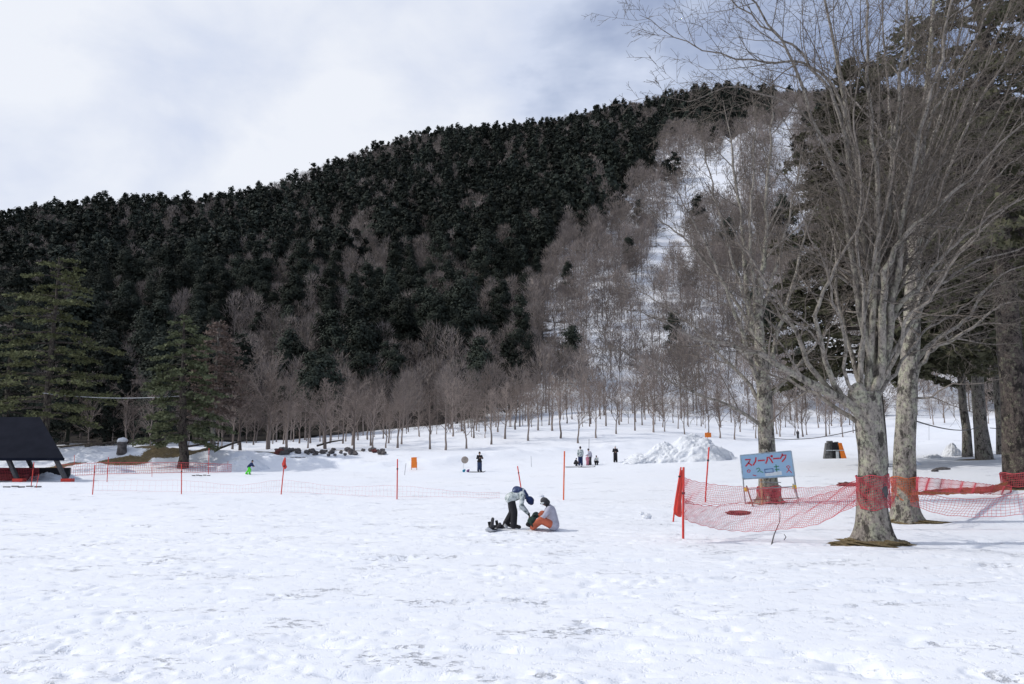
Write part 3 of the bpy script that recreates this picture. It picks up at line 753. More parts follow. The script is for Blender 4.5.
# --- third beech behind the sign
e3 = empty('beech_tree', T3, 'leafless beech behind the blue sign, red netting round its foot', 'tree', None)
y3 = T3.y
trunk_mesh(e3, T3, [(769, 510), (769, 495), (768, 465), (766, 430), (764, 395), (761, 360), (759, 325), (756, 290)], [.48, .43, .38, .355, .33, .28, .21, .14], y3, 'beech_bark', 3, flare=.9, roots=5)
PB3 = dict(PB); PB3['rend'] = .006; PB3['rmin'] = .009
L3 = [
 ([(766, 400), (750, 360), (738, 320), (722, 280), (706, 245), (690, 215), (676, 190)], .17, .02, -2),
 ([(763, 360), (752, 320), (745, 270), (742, 220), (735, 170), (728, 125), (722, 100)], .20, .02, 1),
 ([(760, 330), (762, 280), (766, 230), (768, 170), (772, 115), (775, 90)], .19, .02, -1),
 ([(765, 380), (776, 340), (788, 300), (800, 255), (812, 215), (828, 180)], .17, .02, 2),
 ([(762, 425), (745, 415), (725, 404), (690, 390), (655, 372), (620, 350), (600, 340)], .12, .012, -2),
 ([(764, 410), (745, 380), (715, 350), (690, 325), (655, 300), (625, 285)], .13, .012, 2),
 ([(762, 350), (735, 300), (705, 262), (680, 235), (655, 215), (640, 195)], .12, .012, 1.5),
 ([(758, 310), (750, 250), (752, 190), (756, 130), (752, 95)], .12, .015, -2),
 ([(768, 400), (790, 375), (815, 345), (835, 320), (850, 300)], .11, .015, -2),
 ([(760, 320), (775, 270), (790, 215), (800, 165), (806, 130)], .12, .015, 1),
 ([(758, 330), (740, 280), (722, 225), (708, 170), (700, 130)], .12, .015, -1),
]
for pts, r0, r1, dy in L3: limb(e3, T3, pts, y3, r0, r1, dy, rb, PB3)
print('beeches', time.time() - T0)
# ------------------------------------------------------------------ layered conifers
def conifer(name, base, h, r, label, seed, z0=.22, nb=70, per=240, size=.30, mat='hemlock_needles', lean=(0, 0), tr=.4, droop=.16, barktop=1.0, wood='conifer_bark', spray=.55, shape=.75, gaps=.25):
    e = empty(name, base, label, 'tree'); rg_ = np.random.default_rng(seed); rd = random.Random(seed)
    tb = Tubes(); n = 12
    pts = [(lean[0] * (i / n) + rd.gauss(0, .05), lean[1] * (i / n) + rd.gauss(0, .05), h * i / n - .3 * (i == 0)) for i in range(n + 1)]
    tb.add(pts, [tr * (1.25 if i == 0 else 1) * (1 - .9 * i / n) + .02 for i in range(n + 1)], 14)
    tb.build('trunk', wood, e)
    br = Tubes(); clouds = []
    for b in range(nb):
        t = z0 + (1 - z0) * ((b + rd.random()) / nb); z = h * t
        L = r * ((1 - t) / (1 - z0)) ** shape * rd.uniform(.55, 1.15) * (1 if t > z0 + .08 else .8) + .3
        th = b * 2.399 + rd.gauss(0, .4)
        d = (math.cos(th), math.sin(th)); px, py = lean[0] * t, lean[1] * t
        m = 6; P = []; rise = rd.uniform(.0, .25)
        for i in range(m + 1):
            q = i / m
            P.append((px + d[0] * L * q, py + d[1] * L * q, z + L * (rise * q - droop * 2 * q * q) + rd.gauss(0, .03)))
        br.add(P, [max(.008, .022 * L * (1 - .85 * i / m)) for i in range(m + 1)], 5)
        # side shoots in a flat fan, each carrying needle sprays
        k = int(per * L / r)
        P_ = np.array(P)
        ns = max(4, int(L * 3.2))
        for j in range(ns):
            q = .25 + .75 * (j + rd.random()) / ns
            if rd.random() < gaps * (1.2 - q): continue
            f = q * m; i = min(int(f), m - 1); o_ = P_[i] + (P_[i + 1] - P_[i]) * (f - i)
            sd = 1 if j % 2 else -1; an = th + sd * rd.uniform(.5, 1.15)
            ls = L * rd.uniform(.16, .34) * (1.2 - .5 * q) + .15
            end = o_ + np.array([math.cos(an) * ls, math.sin(an) * ls, -rd.uniform(-.05, .22) * ls])
            br.add([tuple(o_), tuple((o_ + end) / 2 + np.array([0, 0, .03])), tuple(end)], [.012, .008, .004], 3)
            kk = max(3, k // ns)
            s_ = rg_.uniform(.1, 1.1, (kk, 1))
            clouds.append(o_ + (end - o_) * s_ + rg_.normal(size=(kk, 3)) * np.array([spray * .33, spray * .33, spray * .13]))
    br.build('branches', wood, e)
    Vt = tri_cloud(np.concatenate(clouds), size, rg_, .6)
    obj('needles', tri_me('needles', Vt, mat), None, e)
    return e
conifer('hemlock_tree', spot(43, 84), 20.3, 7.2, 'tall green hemlock with flat layered boughs behind the dark roof', 21, .13, 62, 400, .30, mat='pale_hemlock_needles', tr=.42, shape=.42, gaps=.42, droop=.10)
conifer('hemlock_tree', spot(183, 77), 14.8, 4.3, 'broad green hemlock with a leaning trunk left of the brown larch', 22, .16, 50, 360, .28, tr=.45, lean=(-.7, 0), shape=.55, gaps=.25)
conifer('larch_tree', spot(212, 84), 13.8, 4.2, 'reddish brown larch without green needles beside the broad hemlock', 23, .30, 64, 330, .22, mat='larch_twigs', wood='beech_bark', tr=.26, shape=.7, gaps=.15)
conifer('fir_tree', T4, 30, 8.5, 'huge dark conifer at the right edge with a thick trunk', 31, .34, 105, 620, .28, mat='olive_needles', tr=.75, shape=.4, gaps=.4)
conifer('fir_tree', T5, 31, 9.5, 'dark conifer with grey trunk standing second from the right edge', 32, .24, 120, 640, .38, mat='olive_needles', wood='grey_conifer_bark', tr=.55, shape=.42, gaps=.25)
s5 = spot(1003, 72); conifer('fir_tree', s5, 30, 8, 'slender dark conifer just behind the pair at right', 33, .3, 85, 460, .40, mat='olive_needles', wood='grey_conifer_bark', tr=.4, shape=.45, gaps=.3)
s6 = spot(880, 62); conifer('fir_tree', s6, 33, 8.5, 'tall olive conifer hidden behind the two front beeches', 34, .21, 115, 600, .38, mat='olive_needles', tr=.5, shape=.42, gaps=.3)
s7 = spot(968, 70); conifer('fir_tree', s7, 27, 5, 'thin conifer with bare lower trunk left of the grey pair', 35, .40, 60, 360, .38, mat='olive_needles', wood='grey_conifer_bark', tr=.36, shape=.5, gaps=.3)
conifer('hemlock_tree', spot(2, 96), 19, 6, 'dark hemlock at the left edge behind the roof', 36, .1, 60, 300, .34, mat='fir_needles', tr=.4, shape=.5)
conifer('hemlock_tree', spot(108, 108), 14, 5, 'dark low-branched hemlock between the two tall ones', 37, .08, 55, 260, .36, mat='fir_needles', tr=.35, shape=.55)
# some smaller leafless trees between them
for (u, y, s, lb) in ((240, 88, 1.35, 'pale wide leafless tree right of the larch'), (268, 92, 1.45, 'large pale leafless tree left of the rock heap'), (150, 90, .9, 'small leafless tree between the hemlocks'), (132, 92, .8, 'thin leafless tree beside the capped stump'), (88, 90, .8, 'thin leafless tree right of the dark roof'), (325, 92, 1.3, 'large pale leafless tree above the rocks')):
    p = spot(u, y); e = empty('bare_tree', p, lb, 'tree'); e.scale = (s, s, s); j = rr.randrange(7); e.rotation_euler = (0, 0, rr.uniform(0, 6))
    for nm, me in (('trunk', row_tr[j]), ('crown', row_cr[j])):
        o = bpy.data.objects.new(nm, me); C.objects.link(o); o.parent = e
print('conifers', time.time() - T0)
# ------------------------------------------------------------------ shelter at the left edge
yb = 60; gz = on(-34, 60)
def px2(u, v, y): return Vector(at(u, v, y))
E0 = px2(64, 458, 57.0); ez = E0.z; rz_ = px2(40, 417, 61).z; xr = px2(40, 417, 61).x; xe = E0.x; xl = xe - 12
sh = empty('shelter', (xe - 6, 61, gz), 'open shelter with a dark low metal roof at the left edge', 'shelter')
def loc(v): return Vector(v) - sh.location
bm = bmesh.new()
V8 = [bm.verts.new(loc(p)) for p in ((xe, 57, ez), (xl, 57, ez), (xl - 6, 65, ez), (xe - 6.4, 65, ez), (xr, 61, rz_), (xl - 3, 61, rz_))]
for f in ((0, 1, 5, 4), (3, 4, 5, 2), (0, 4, 3), (1, 2, 5), (0, 3, 2, 1)): bm.faces.new([V8[i] for i in f])
bmesh.ops.recalc_face_normals(bm, faces=bm.faces[:])
roof = bm_obj('roof', bm, 'roof_metal', sh)
bm = bmesh.new(); box(bm, loc((xe - 6, 56.95, ez - .09)), (12.1, .06, .2)); bm_obj('fascia', bm, 'roof_metal', roof)
for x, dx in ((xe - .9, .95), (xe - 4.3, .9)):
    for yy in (57.6, 64.2):
        ox = 0 if yy < 60 else -6; bm = bmesh.new(); a_ = Vector((x + ox, yy, ez - .1)); b_ = Vector((x + dx + ox, yy, on(x + dx, yy) - .1)); d = b_ - a_
        box(bm, loc((a_ + b_) / 2), (.3, .24, d.length), d.to_track_quat('Z', 'Y').to_matrix()); lg = bm_obj('leg', bm, 'concrete', sh, bevel=.02)
        bm = bmesh.new(); box(bm, loc(b_ + Vector((0, 0, .18))), (.75, .5, .3)); bm_obj('foot', bm, 'red_plastic', lg, bevel=.02)
for k, (u, v, s) in enumerate(((14, 478, .5), (24, 476, .45), (4, 477, .5))):
    p = spot(u, 60.5); bm = bmesh.new(); box(bm, (0, 0, s / 2), (s * 1.6, s, s)); o = bm_obj('crate', bm, 'red_rock', None, p, bevel=.03)
    tag(o, ['dark red crate under the shelter roof beside the slanted leg', 'dark red crate under the shelter, rightmost one', 'dark red crate under the shelter at the picture edge'][k], 'crate')
bm = bmesh.new(); box(bm, (0, 0, .45), (9, .3, .9)); o = bm_obj('low_wall', bm, 'dark_cloth', None, (xe - 7.3, 63, gz), bevel=.02); tag(o, 'dark low wall at the back of the shelter', 'wall')
# ------------------------------------------------------------------ poles
def pole(ut, vt, ub, vb, mat='red_plastic', label='', r=.026, group=None, lean_y=0, y=None, tape=.25):
    g = G(ub, vb) if y is None else Vector(at(ub, vb, y))
    top = Vector(at(ut, vt, g.y + lean_y)); base = Vector((g.x, g.y, on(g.x, g.y) if y is None else g.z))
    e = empty('marker_pole', base, label, 'pole', group)
    d = top - base; h = d.length
    t = Tubes(); t.add([tuple(d * q + (Vector((0, 0, -.15)) if q == 0 else Vector())) for q in (0, .3, .7, .995, 1)], [r, r, r, r, r * .3], 8); t.build('shaft', mat, e)
    if tape:
        q = 1 - tape; t = Tubes(); t.add([tuple(d * (q - .012)), tuple(d * (q - .011)), tuple(d * (q + .02)), tuple(d * (q + .021))], [r, r * 1.5, r * 1.5, r], 8); t.build('clip', 'black_tape', e)
    return e
pole(683.5, 467, 683, 539, label='upright red pole at the left end of the front net', r=.034, tape=.37)
pole(681, 467, 673, 516, label='red pole leaning against the upright one at the net end', r=.022, y=21.5, tape=.2)
pole(709, 447, 705, 502, label='slightly tilted red pole behind the net left of the sign', r=.034)
pole(564.5, 451, 563.5, 500, mat='orange_plastic', label='orange-red pole standing alone right of the seated person', r=.034, tape=0)
pole(517.5, 466, 522, 494, label='tilted orange-red pole behind the bending person', r=.03)
pole(397.5, 459, 397, 499.5, label='red pole on the snow below the orange board', r=.03)
pole(285, 457, 281, 494.5, label='red pole with loose red net bunched at its top', r=.03)
pole(181.5, 464, 181.5, 494, label='red pole left of the green-trousered child', r=.028)
pole(95, 465, 92.5, 494.5, label='red pole at left in the near line, right of the shelter', r=.028)
pole(34, 462, 31, 487, label='red pole in front of the shelter roof edge', r=.026)
pole(39, 474, 36, 488, label='short red rod beside the shelter pole', r=.018, tape=0)
pole(74.5, 455, 74, 471, label='red pole beside the shelter foot, farther line', r=.026)
pole(108.5, 457, 107, 482, label='red pole between the shelter and the stump', r=.026)
pole(152, 463, 152, 477, label='faint red rod on the snowbank left of the hemlock trunk', r=.018, tape=0)
pole(209, 448, 208.5, 474, label='tall red pole in front of the larch', r=.026)
pole(228, 461, 227.5, 471, label='short red rod before the snow mound', r=.018, tape=0)
pole(406, 463, 404.5, 475, 'grey_metal', 'thin grey rod left of the orange board', .022, tape=0)
pole(531, 456, 531.5, 467, 'grey_metal', 'thin grey rod right of the dark standing skier', .02, tape=0)
pole(589, 439, 589, 450, 'grey_metal', 'thin grey rod behind the skier group', .03, tape=0)
pole(929, 424, 929, 440, 'grey_metal', 'thin rod far right under the rope, left one', .02, tape=0)
pole(962, 426, 962, 438, 'grey_metal', 'thin rod far right under the rope, right one', .02, tape=0)
# bunched net on poles
def draped(name, uvs, y, wid, mat, label, cat, seed):
    """a gathered hanging bundle: folded tube with pleats"""
    P = [Vector(at(u, v, y)) for u, v in uvs]; base = P[-1].copy(); n = 18; k = 26; V = []
    Pn, Rn = refine([tuple(p) for p in P], wid, n, random.Random(seed), 0)
    for i in range(n):
        for j in range(k):
            th = 6.283 * j / k; rr_ = Rn[i] * (1 + .28 * math.sin(5 * th + i * .35) + .12 * math.sin(9 * th + seed + i))
            V.append((Pn[i][0] + rr_ * math.cos(th) - base.x, Pn[i][1] + rr_ * .6 * math.sin(th) - base.y, Pn[i][2] - base.z))
    Q = [(i * k + j, i * k + (j + 1) % k, (i + 1) * k + (j + 1) % k, (i + 1) * k + j) for i in range(n - 1) for j in range(k)]
    o = obj(name, mesh_np(name, V, np.array(Q), None, True), mat, None, base); tag(o, label, cat); return o
draped('net_bundle', [(682, 470), (680, 484), (678, 500), (678, 512), (680, 517)], 21.6, [.02, .05, .075, .10, .03], 'red_plastic', 'bunched red net hanging on the leaning pole', 'net', 3)
draped('net_bundle', [(285, 458), (284, 463), (285, 467), (285, 469)], G(281, 494).y - .1, [.03, .09, .10, .02], 'red_plastic', 'small red net bundle on top of the pole left of centre', 'net', 5)
# ------------------------------------------------------------------ nets
def net(name, top, bot, cell, th, mat, label, nl=None, sag=.0):
    """knotted net hung between two world curves"""
    A = [Vector(p) for p in top]; B = [Vector(p) for p in bot]
    L = sum((A[i + 1] - A[i]).length for i in range(len(A) - 1)); n = nl or max(6, int(L / cell)); rn = random.Random(5)
    Pa, _ = refine([tuple(p) for p in A], [1] * len(A), n, rn, 0); Pb, _ = refine([tuple(p) for p in B], [1] * len(B), n, rn, 0)
    Hh = max((Vector(Pa[i]) - Vector(Pb[i])).length for i in range(n)); m = max(3, int(Hh / cell))
    base = Vector(Pb[0]); Gd = np.zeros((n, m, 3))
    for i in range(n):
        a = np.array(Pa[i]); b = np.array(Pb[i])
        for j in range(m):
            q = j / (m - 1)
            w_ = np.array([.025 * math.sin(i * .31 + j * .8), .06 * math.sin(i * .22 + j * .37) + sag * math.sin(math.pi * q), .012 * math.sin(i * .9 + j * .5)])
            Gd[i, j] = a * (1 - q) + b * q + w_ - np.array(base)
    e = Tubes()
    for j in range(m): e.add([tuple(x) for x in Gd[:, j]], [th * (1.0 if 0 < j < m - 1 else 1.9)] * n, 3)
    for i in range(n): e.add([tuple(x) for x in Gd[i, :]], [th] * m, 3)
    V, Q, T_ = e.arrays(); o = obj(name, mesh_np(name, V, Q), mat, None, base); tag(o, label, 'net'); return o
W = lambda L: [at(*p) for p in L]
net('barrier_net', W([(684, 499, 21.8), (705, 506, 22), (740, 504, 22.6), (790, 501, 22.2), (830, 492, 21.5), (858, 480, 20.5)]),
    W([(684, 519, 21.7), (705, 526, 21.6), (735, 531, 21.9), (775, 530, 21.7), (815, 524, 21.2), (858, 505, 20.5)]), .055, .0042, 'red_net', 'sagging front red net between the end pole and the nearest beech')
net('barrier_net', W([(684, 478, 21.9), (710, 484, 23.5), (760, 488, 25.5), (820, 487, 26), (870, 481, 26), (896, 478, 26)]),
    W([(684, 503, 21.9), (710, 505, 23.3), (760, 502, 25.3), (820, 503, 25.8), (870, 507, 26), (896, 506, 26)]), .07, .0045, 'red_net', 'upper red net running behind the sign to the second beech')
net('barrier_net', W([(916, 477, 26.4), (950, 480, 30), (985, 484, 35), (1012, 487, 40)]), W([(916, 490, 26.4), (950, 492, 30), (985, 494, 35), (1012, 495, 40)]), .09, .006, 'red_net', 'pale red net above the orange roll, right of the beeches')
net('barrier_net', W([(912, 490, 26), (950, 498, 26), (990, 498, 26), (1035, 492, 26)]), W([(912, 505, 26), (940, 514, 25.8), (985, 517, 25.6), (1035, 513, 25.5)]), .10, .005, 'red_net', 'drooping net right of the beeches near the snow')
s_ = lambda u, y, dz=0: (lambda p: (p.x, p.y, p.z + dz))(spot(u, y))
net('barrier_net', [s_(56, 66, 1.0), s_(100, 69, 1.), s_(150, 71, .95), s_(185, 72, .9), s_(232, 73, .7)], [s_(56, 66, .05), s_(100, 69, .05), s_(150, 71, .05), s_(185, 72, .05), s_(232, 73, .05)], .16, .012, 'red_net', 'long faded red net along the snowbank at left')
net('barrier_net', [s_(-6, 58, .9), s_(18, 58, .95), s_(40, 59, .9)], [s_(-6, 58, .1), s_(18, 58, .1), s_(40, 59, .05)], .09, .010, 'red_net', 'red net in front of the shelter legs')
net('barrier_net', [s_(93, 47, .6), s_(181, 46.5, .7), s_(240, 45, .45), s_(283, 45, .7), s_(340, 43, .45), s_(397, 41.5, .6), s_(460, 41.0, .3), s_(500, 40, .3)], [s_(93, 47, .05), s_(181, 46.5, .06), s_(240, 45, .04), s_(283, 45, .05), s_(340, 43, .04), s_(397, 41.5, .05), s_(460, 41, .04), s_(500, 40, .04)], .22, .0022, 'red_net', 'low slack faded net joining the red poles across the snow')
def wrap(base, rad, z0, z1, mat, label, cell, th, tilt=0):
    n = max(24, int(6.283 * rad / cell)); m = max(4, int((z1 - z0) / cell)); t = Tubes()
    f = lambda i, j: ((rad + .015 * math.sin(i * .9 + j * .7)) * math.cos(6.2832 * i / n), (rad + .015 * math.sin(i * .9 + j * .7)) * math.sin(6.2832 * i / n), z0 + (z1 - z0) * j / (m - 1) + .03 * math.sin(i * .5 + j) + tilt * math.cos(6.2832 * i / n))
    for j in range(m): t.add([f(i, j) for i in range(n + 1)], [th * (1 if 0 < j < m - 1 else 2.2)] * (n + 1), 3)
    for i in range(n): t.add([f(i, j) for j in range(m)], [th] * m, 3)
    V, Q, _ = t.arrays(); o = obj('trunk_net', mesh_np('trunk_net', V, Q), mat, None, base); tag(o, label, 'net')
zz = lambda v, y: at(500, v, y)[2]
cx1 = Vector(at(873, 490, y1))
wrap((cx1.x, y1, 0), .41, zz(509, y1 - .4), zz(476, y1 - .4), 'red_net', 'red net wound round the nearest beech trunk', .05, .0062, .03)
cx2 = Vector(at(904.5, 490, y2)); wrap((cx2.x, y2, 0), .42, zz(501, y2 - .4), zz(478, y2 - .4), 'orange_net', 'orange net wound round the second beech trunk', .055, .007, -.02)
cx3 = Vector(at(769, 492, y3)); wrap((cx3.x, y3, 0), .52, zz(508, y3 - .5), zz(487, y3 - .5), 'red_net', 'red net wound round the beech behind the sign', .065, .009, .02)
wrap((T4.x, T4.y, T4.z), .98, .1, .75, 'red_net', 'red net wound round the thick conifer at the right edge', .08, .011, .02)
# rolled orange netting lying as a long low barrier
P = [Vector(p) for p in W([(908, 494, 27), (935, 492, 29), (960, 491, 32), (985, 490, 36), (1000, 487, 39), (1008, 482, 41)])]
base = P[0].copy(); n = 60; k = 12; V = []
Pn, Rn = refine([tuple(p) for p in P], [.02, .10, .12, .14, .17, .03], n, random.Random(3), .008)
for i in range(n):
    for j in range(k):
        th = 6.283 * j / k; q = Rn[i] * (1 + .25 * math.sin(4 * th + i * .8) * .6)
        V.append((Pn[i][0] - base.x, Pn[i][1] + q * .6 * math.cos(th) - base.y, Pn[i][2] + q * math.sin(th) - base.z))
Q = [(i * k + j, i * k + (j + 1) % k, (i + 1) * k + (j + 1) % k, (i + 1) * k + j) for i in range(n - 1) for j in range(k)]
o = obj('net_roll', mesh_np('net_roll', V, np.array(Q), None, True), 'orange_cloth', None, base); tag(o, 'long rolled orange net running from the second beech to the right conifer', 'net roll')
# ropes
def rope(a, b, sag, r, mat, label, n=24):
    a, b = Vector(a), Vector(b); P = []
    for i in range(n + 1):
        t = i / n; P.append(tuple(a.lerp(b, t) - a - Vector((0, 0, sag * 4 * t * (1 - t)))))
    t = Tubes(); t.add(P, [r] * (n + 1), 5); V, Q, _ = t.arrays(); o = obj('rope', mesh_np('rope', V, Q), mat, None, a); tag(o, label, 'rope')
rope(at(860, 429, y1), at(766, 437, y3 - .5), .18, .013, 'rope', 'dark rope strung between the nearest beech and the one behind the sign')
rope(at(914, 420.5, y2), at(978, 427, 64), .3, .028, 'rope', 'dark rope from the second beech to the grey conifer trunk')
rope(at(990, 428, 64), at(1050, 428, 60), .1, .028, 'rope', 'short dark rope between the two trunks at the right edge')
rope(at(43, 393, 83), at(180, 396, 77), .35, .035, 'pale_cable', 'pale cable strung between the two hemlocks at left')
# ------------------------------------------------------------------ sign
sy = 35.5
sg = G(767, 506); sg = Vector((sg.x, sy, on(sg.x, sy)))
se = empty('snow_park_sign', sg, 'light blue Japanese sign board with red lettering on a tube frame', 'sign')
S_ = lambda u, v, dy=0: Vector(at(u, v, sy + dy)) - sg
bm = bmesh.new()
cs = [S_(740.5, 455.5), S_(791, 451), S_(794.5, 476), S_(743, 479)]
f_ = [bm.verts.new(c) for c in cs]; k_ = [bm.verts.new(c + Vector((0, .05, 0))) for c in cs]
bm.faces.new(f_); bm.faces.new(k_[::-1])
for i in range(4): bm.faces.new((f_[i], k_[i], k_[(i + 1) % 4], f_[(i + 1) % 4]))
bmesh.ops.recalc_face_normals(bm, faces=bm.faces[:]); board = bm_obj('board', bm, 'sign_paint', se)
tb = Tubes()
for i in range(4):
    a_, b_ = cs[i] + Vector((0, .02, 0)), cs[(i + 1) % 4] + Vector((0, .02, 0)); tb.add([tuple(a_), tuple(b_)], [.035, .035], 6)
tb.build('trim', 'sign_frame', board)
ux, uy = cs[1] - cs[0], cs[3] - cs[0]
def sp(x, y, off=.012):  # 0..1 across, 0..1 down
    return cs[0] + ux * x + uy * y + (cs[2] - cs[1] - uy) * (x * y) + Vector((0, -off, 0))
def stroke(bm, pts, w, off=.012):
    pts = [Vector(p) for p in pts]; n = len(pts)
    rows = []
    for i in range(n):
        d = (pts[min(i + 1, n - 1)] - pts[max(i - 1, 0)]); d.normalize(); q = Vector((-d.z, 0, d.x)) * w * .5
        e_ = d * (w * .3) * (-1 if i == 0 else 1 if i == n - 1 else 0)
        rows.append([bm.verts.new(pts[i] + e_ + q), bm.verts.new(pts[i] + e_ - q), bm.verts.new(pts[i] + e_ - q + Vector((0, .009, 0))), bm.verts.new(pts[i] + e_ + q + Vector((0, .009, 0)))])
    for i in range(n - 1):
        for k in range(4): bm.faces.new((rows[i][k], rows[i][(k + 1) % 4], rows[i + 1][(k + 1) % 4], rows[i + 1][k]))
    bm.faces.new(rows[0]); bm.faces.new(rows[-1][::-1])
GL = {'su': [[(.1, .15), (.85, .15), (.5, .6), (.05, .98)], [(.5, .58), (.95, .95)]], 'no': [[(.8, .05), (.62, .55), (.12, .97)]], '-': [[(.03, .5), (.97, .5)]],
      'pa': [[(.33, .2), (.25, .6), (.03, .95)], [(.52, .2), (.75, .55), (.93, .95)], [(.82, .12), (.88, .02), (.98, .04), (1.0, .14), (.92, .2), (.83, .14)]],
      'ku': [[(.4, .02), (.3, .3), (.05, .58)], [(.36, .2), (.9, .2), (.72, .6), (.25, .97)]]}
bm = bmesh.new(); x = .075
for ch, wd, y_ in (('su', .13, .13), ('no', .10, .11), ('-', .13, .10), ('pa', .15, .085), ('-', .12, .07), ('ku', .14, .06)):
    for st in GL[ch]: stroke(bm, [sp(x + a * wd, y_ + .02 + b * .32) for a, b in st], .058)
    x += wd + .012
bm_obj('lettering', bm, 'sign_red', board)
def small(strokes, mat, w, nm): 
    bm = bmesh.new()
    for st in strokes: stroke(bm, [sp(*p) for p in st], w)
    bm_obj(nm, bm, mat, board)
small([[(.44, .66), (.60, .65)], [(.44, .66), (.44, .80)], [(.44, .80), (.60, .79)], [(.60, .65), (.60, .79)]], 'sign_blue', .03, 'panel_outline')
small([[(.28, .62), (.33, .58), (.35, .66), (.30, .74)], [(.67, .5), (.67, .78)], [(.63, .58), (.72, .57)], [(.64, .70), (.72, .69)], [(.35, .72), (.40, .78)]], 'sign_green', .035, 'small_writing')
small([[(.10, .66), (.13, .62), (.16, .66), (.14, .74), (.10, .72), (.10, .66)], [(.20, .86), (.26, .90)], [(.87, .60), (.91, .57), (.94, .63), (.90, .70), (.87, .62)], [(.90, .72), (.95, .86)], [(.86, .84), (.90, .76)]], 'sign_red', .03, 'red_marks')
bm = bmesh.new()
stroke(bm, [sp(.46, .87, .006), sp(.74, .85, .006)], .16); bm_obj('pale_patch', bm, 'sign_white', board)
def tube(nm, pts, r, mat): 
    t = Tubes(); t.add([tuple(p) for p in pts], [r] * len(pts), 6); t.build(nm, mat, se)
tube('post', [S_(743, 478), S_(744, 490), S_(745.5, 504.5)], .03, 'grey_metal'); tube('post', [S_(794, 476), S_(796, 490), S_(798.5, 506)], .035, 'grey_metal')
tube('brace', [S_(746.5, 486), S_(753, 506, -.9)], .035, 'rust_metal'); tube('brace', [S_(793, 484), S_(800, 508, -.9)], .035, 'grey_metal')
tube('rail', [S_(744, 489.5), S_(770, 488), S_(796, 486.5)], .025, 'grey_metal'); tube('rail', [S_(751, 500), S_(799, 498)], .025, 'rust_metal'); tube('rail', [S_(760, 482, .1), S_(781, 482.5, .1)], .02, 'grey_metal')
tube('support', [S_(761, 478, .2), S_(762.5, 506, .2)], .05, 'wood_pale')
for u, v in ((746.5, 489.5), (794.5, 487)):
    bm = bmesh.new(); box(bm, S_(u, v, -.05), (.17, .12, .17)); bm_obj('clamp', bm, 'yellow_plastic', se, bevel=.03)
# ------------------------------------------------------------------ small things on the snow
def ground_at(u, v): g = G(u, v); return g
# orange board
g = G(414, 470); e = empty('orange_board', g, 'upright orange board standing on the snow before the wood', 'board')
s = 796 / g.y
bm = bmesh.new(); box(bm, (0, 0, .68), (.52, .06, .98), Matrix.Rotation(R(-3), 3, 'Y')); bm_obj('panel', bm, 'orange_board', e, bevel=.02)
for q in (-.25, .25):
    bm = bmesh.new(); box(bm, (q, .04, .35), (.05, .05, .75)); bm_obj('leg', bm, 'wood_pale', e)
# small orange flag board on the snow pile
# snow piles
def pile(name, u, v, w_, h_, d_, label, seed, amp=.35, sub=6, y=None):
    g = G(u, v) if y is None else spot(u, y); bm = bmesh.new(); bmesh.ops.create_icosphere(bm, subdivisions=sub, radius=1)
    co = np.array([q.co[:] for q in bm.verts])
    f = fbm(co[:, 0] * 2.2 + seed, co[:, 1] * 2.2 + co[:, 2] * 2, seed, 5) + .5 * np.abs(fbm(co[:, 0] * 5 + seed, co[:, 2] * 5 + co[:, 1] * 4, seed + 3, 3))
    for q, k in zip(bm.verts, f):
        q.co *= 1 + amp * 1.6 * k
        z = max(q.co.z, -.3); sl_ = 1 - .35 * max(z, 0)
        q.co = Vector((q.co.x * w_ * sl_, q.co.y * d_ * sl_, z * h_))
    o = bm_obj(name, bm, 'piled_snow', None, (g.x, g.y + d_ * .5, g.z - .1), smooth=True); tag(o, label, 'snow pile'); return o
pile('snow_pile', 698, 461, 3.4, 2.55, 2.8, 'largest ploughed snow pile with a peak under the orange flag', 4, .3)
pile('snow_pile', 668, 462, 2.4, 2.0, 2.4, 'broad lumpy snow pile left of the peaked one', 8, .4)
pile('snow_pile', 644, 463, 2.2, .9, 2.0, 'low rubble of snow at the left foot of the piles', 12, .5)
pile('snow_pile', 718, 459, 2.0, 1.3, 2.0, 'smooth right shoulder of the big snow pile', 14, .3)
pile('snow_pile', 955, 456, .75, 1.0, .7, 'small pointed heap of snow blocks right of the beeches', 17, .55, 5)
pile('snow_pile', 935, 458, .9, .4, .7, 'flat snow rubble left of the pointed heap', 19, .6, 5)
pile('snow_pile', 911, 465, .9, .8, .8, 'rounded snow heap just right of the second beech', 22, .3, 5)
pile('snow_pile', 240, 470, 2.6, 1.3, 1.6, 'pale snow mound behind the child in green trousers', 25, .25, 5)
pile('snow_pile', 90, 468, 3.5, .9, 1.4, 'snowbank in front of the grassy mound at left', 29, .3, 5, y=72)
pile('snow_pile', 50, 470, 2.2, .9, 1.4, 'snow heap beside the shelter foot', 33, .35, 5, y=63)
gp = G(708, 455)
e = pole(707.5, 432, 707.5, 446, 'orange_plastic', 'orange flag pole on top of the big snow pile', .03, y=78.6, tape=0)
bm = bmesh.new(); pb = Vector(at(708, 435, 78.5)) - e.location; box(bm, pb, (.62, .04, .45)); bm_obj('flag', bm, 'orange_board', e, bevel=.01)
# clods
g = G(647, 519); o = lump('snow_clod', 'piled_snow', None, g + Vector((0, 0, .06)), (.17, .14, .14), 3, .35); tag(o, 'rounded snow clod on the flat snow left of the net', 'snow clod')
g = G(641.5, 515); o = lump('snow_clod', 'piled_snow', None, g + Vector((0, 0, .03)), (.09, .07, .09), 5, .35); tag(o, 'smaller snow clod beside the round one', 'snow clod')
g = G(541, 497); o = lump('snow_clod', 'piled_snow', None, g + Vector((0, 0, .03)), (.16, .1, .09), 15, .35); tag(o, 'snow clod behind the two people in front', 'snow clod')
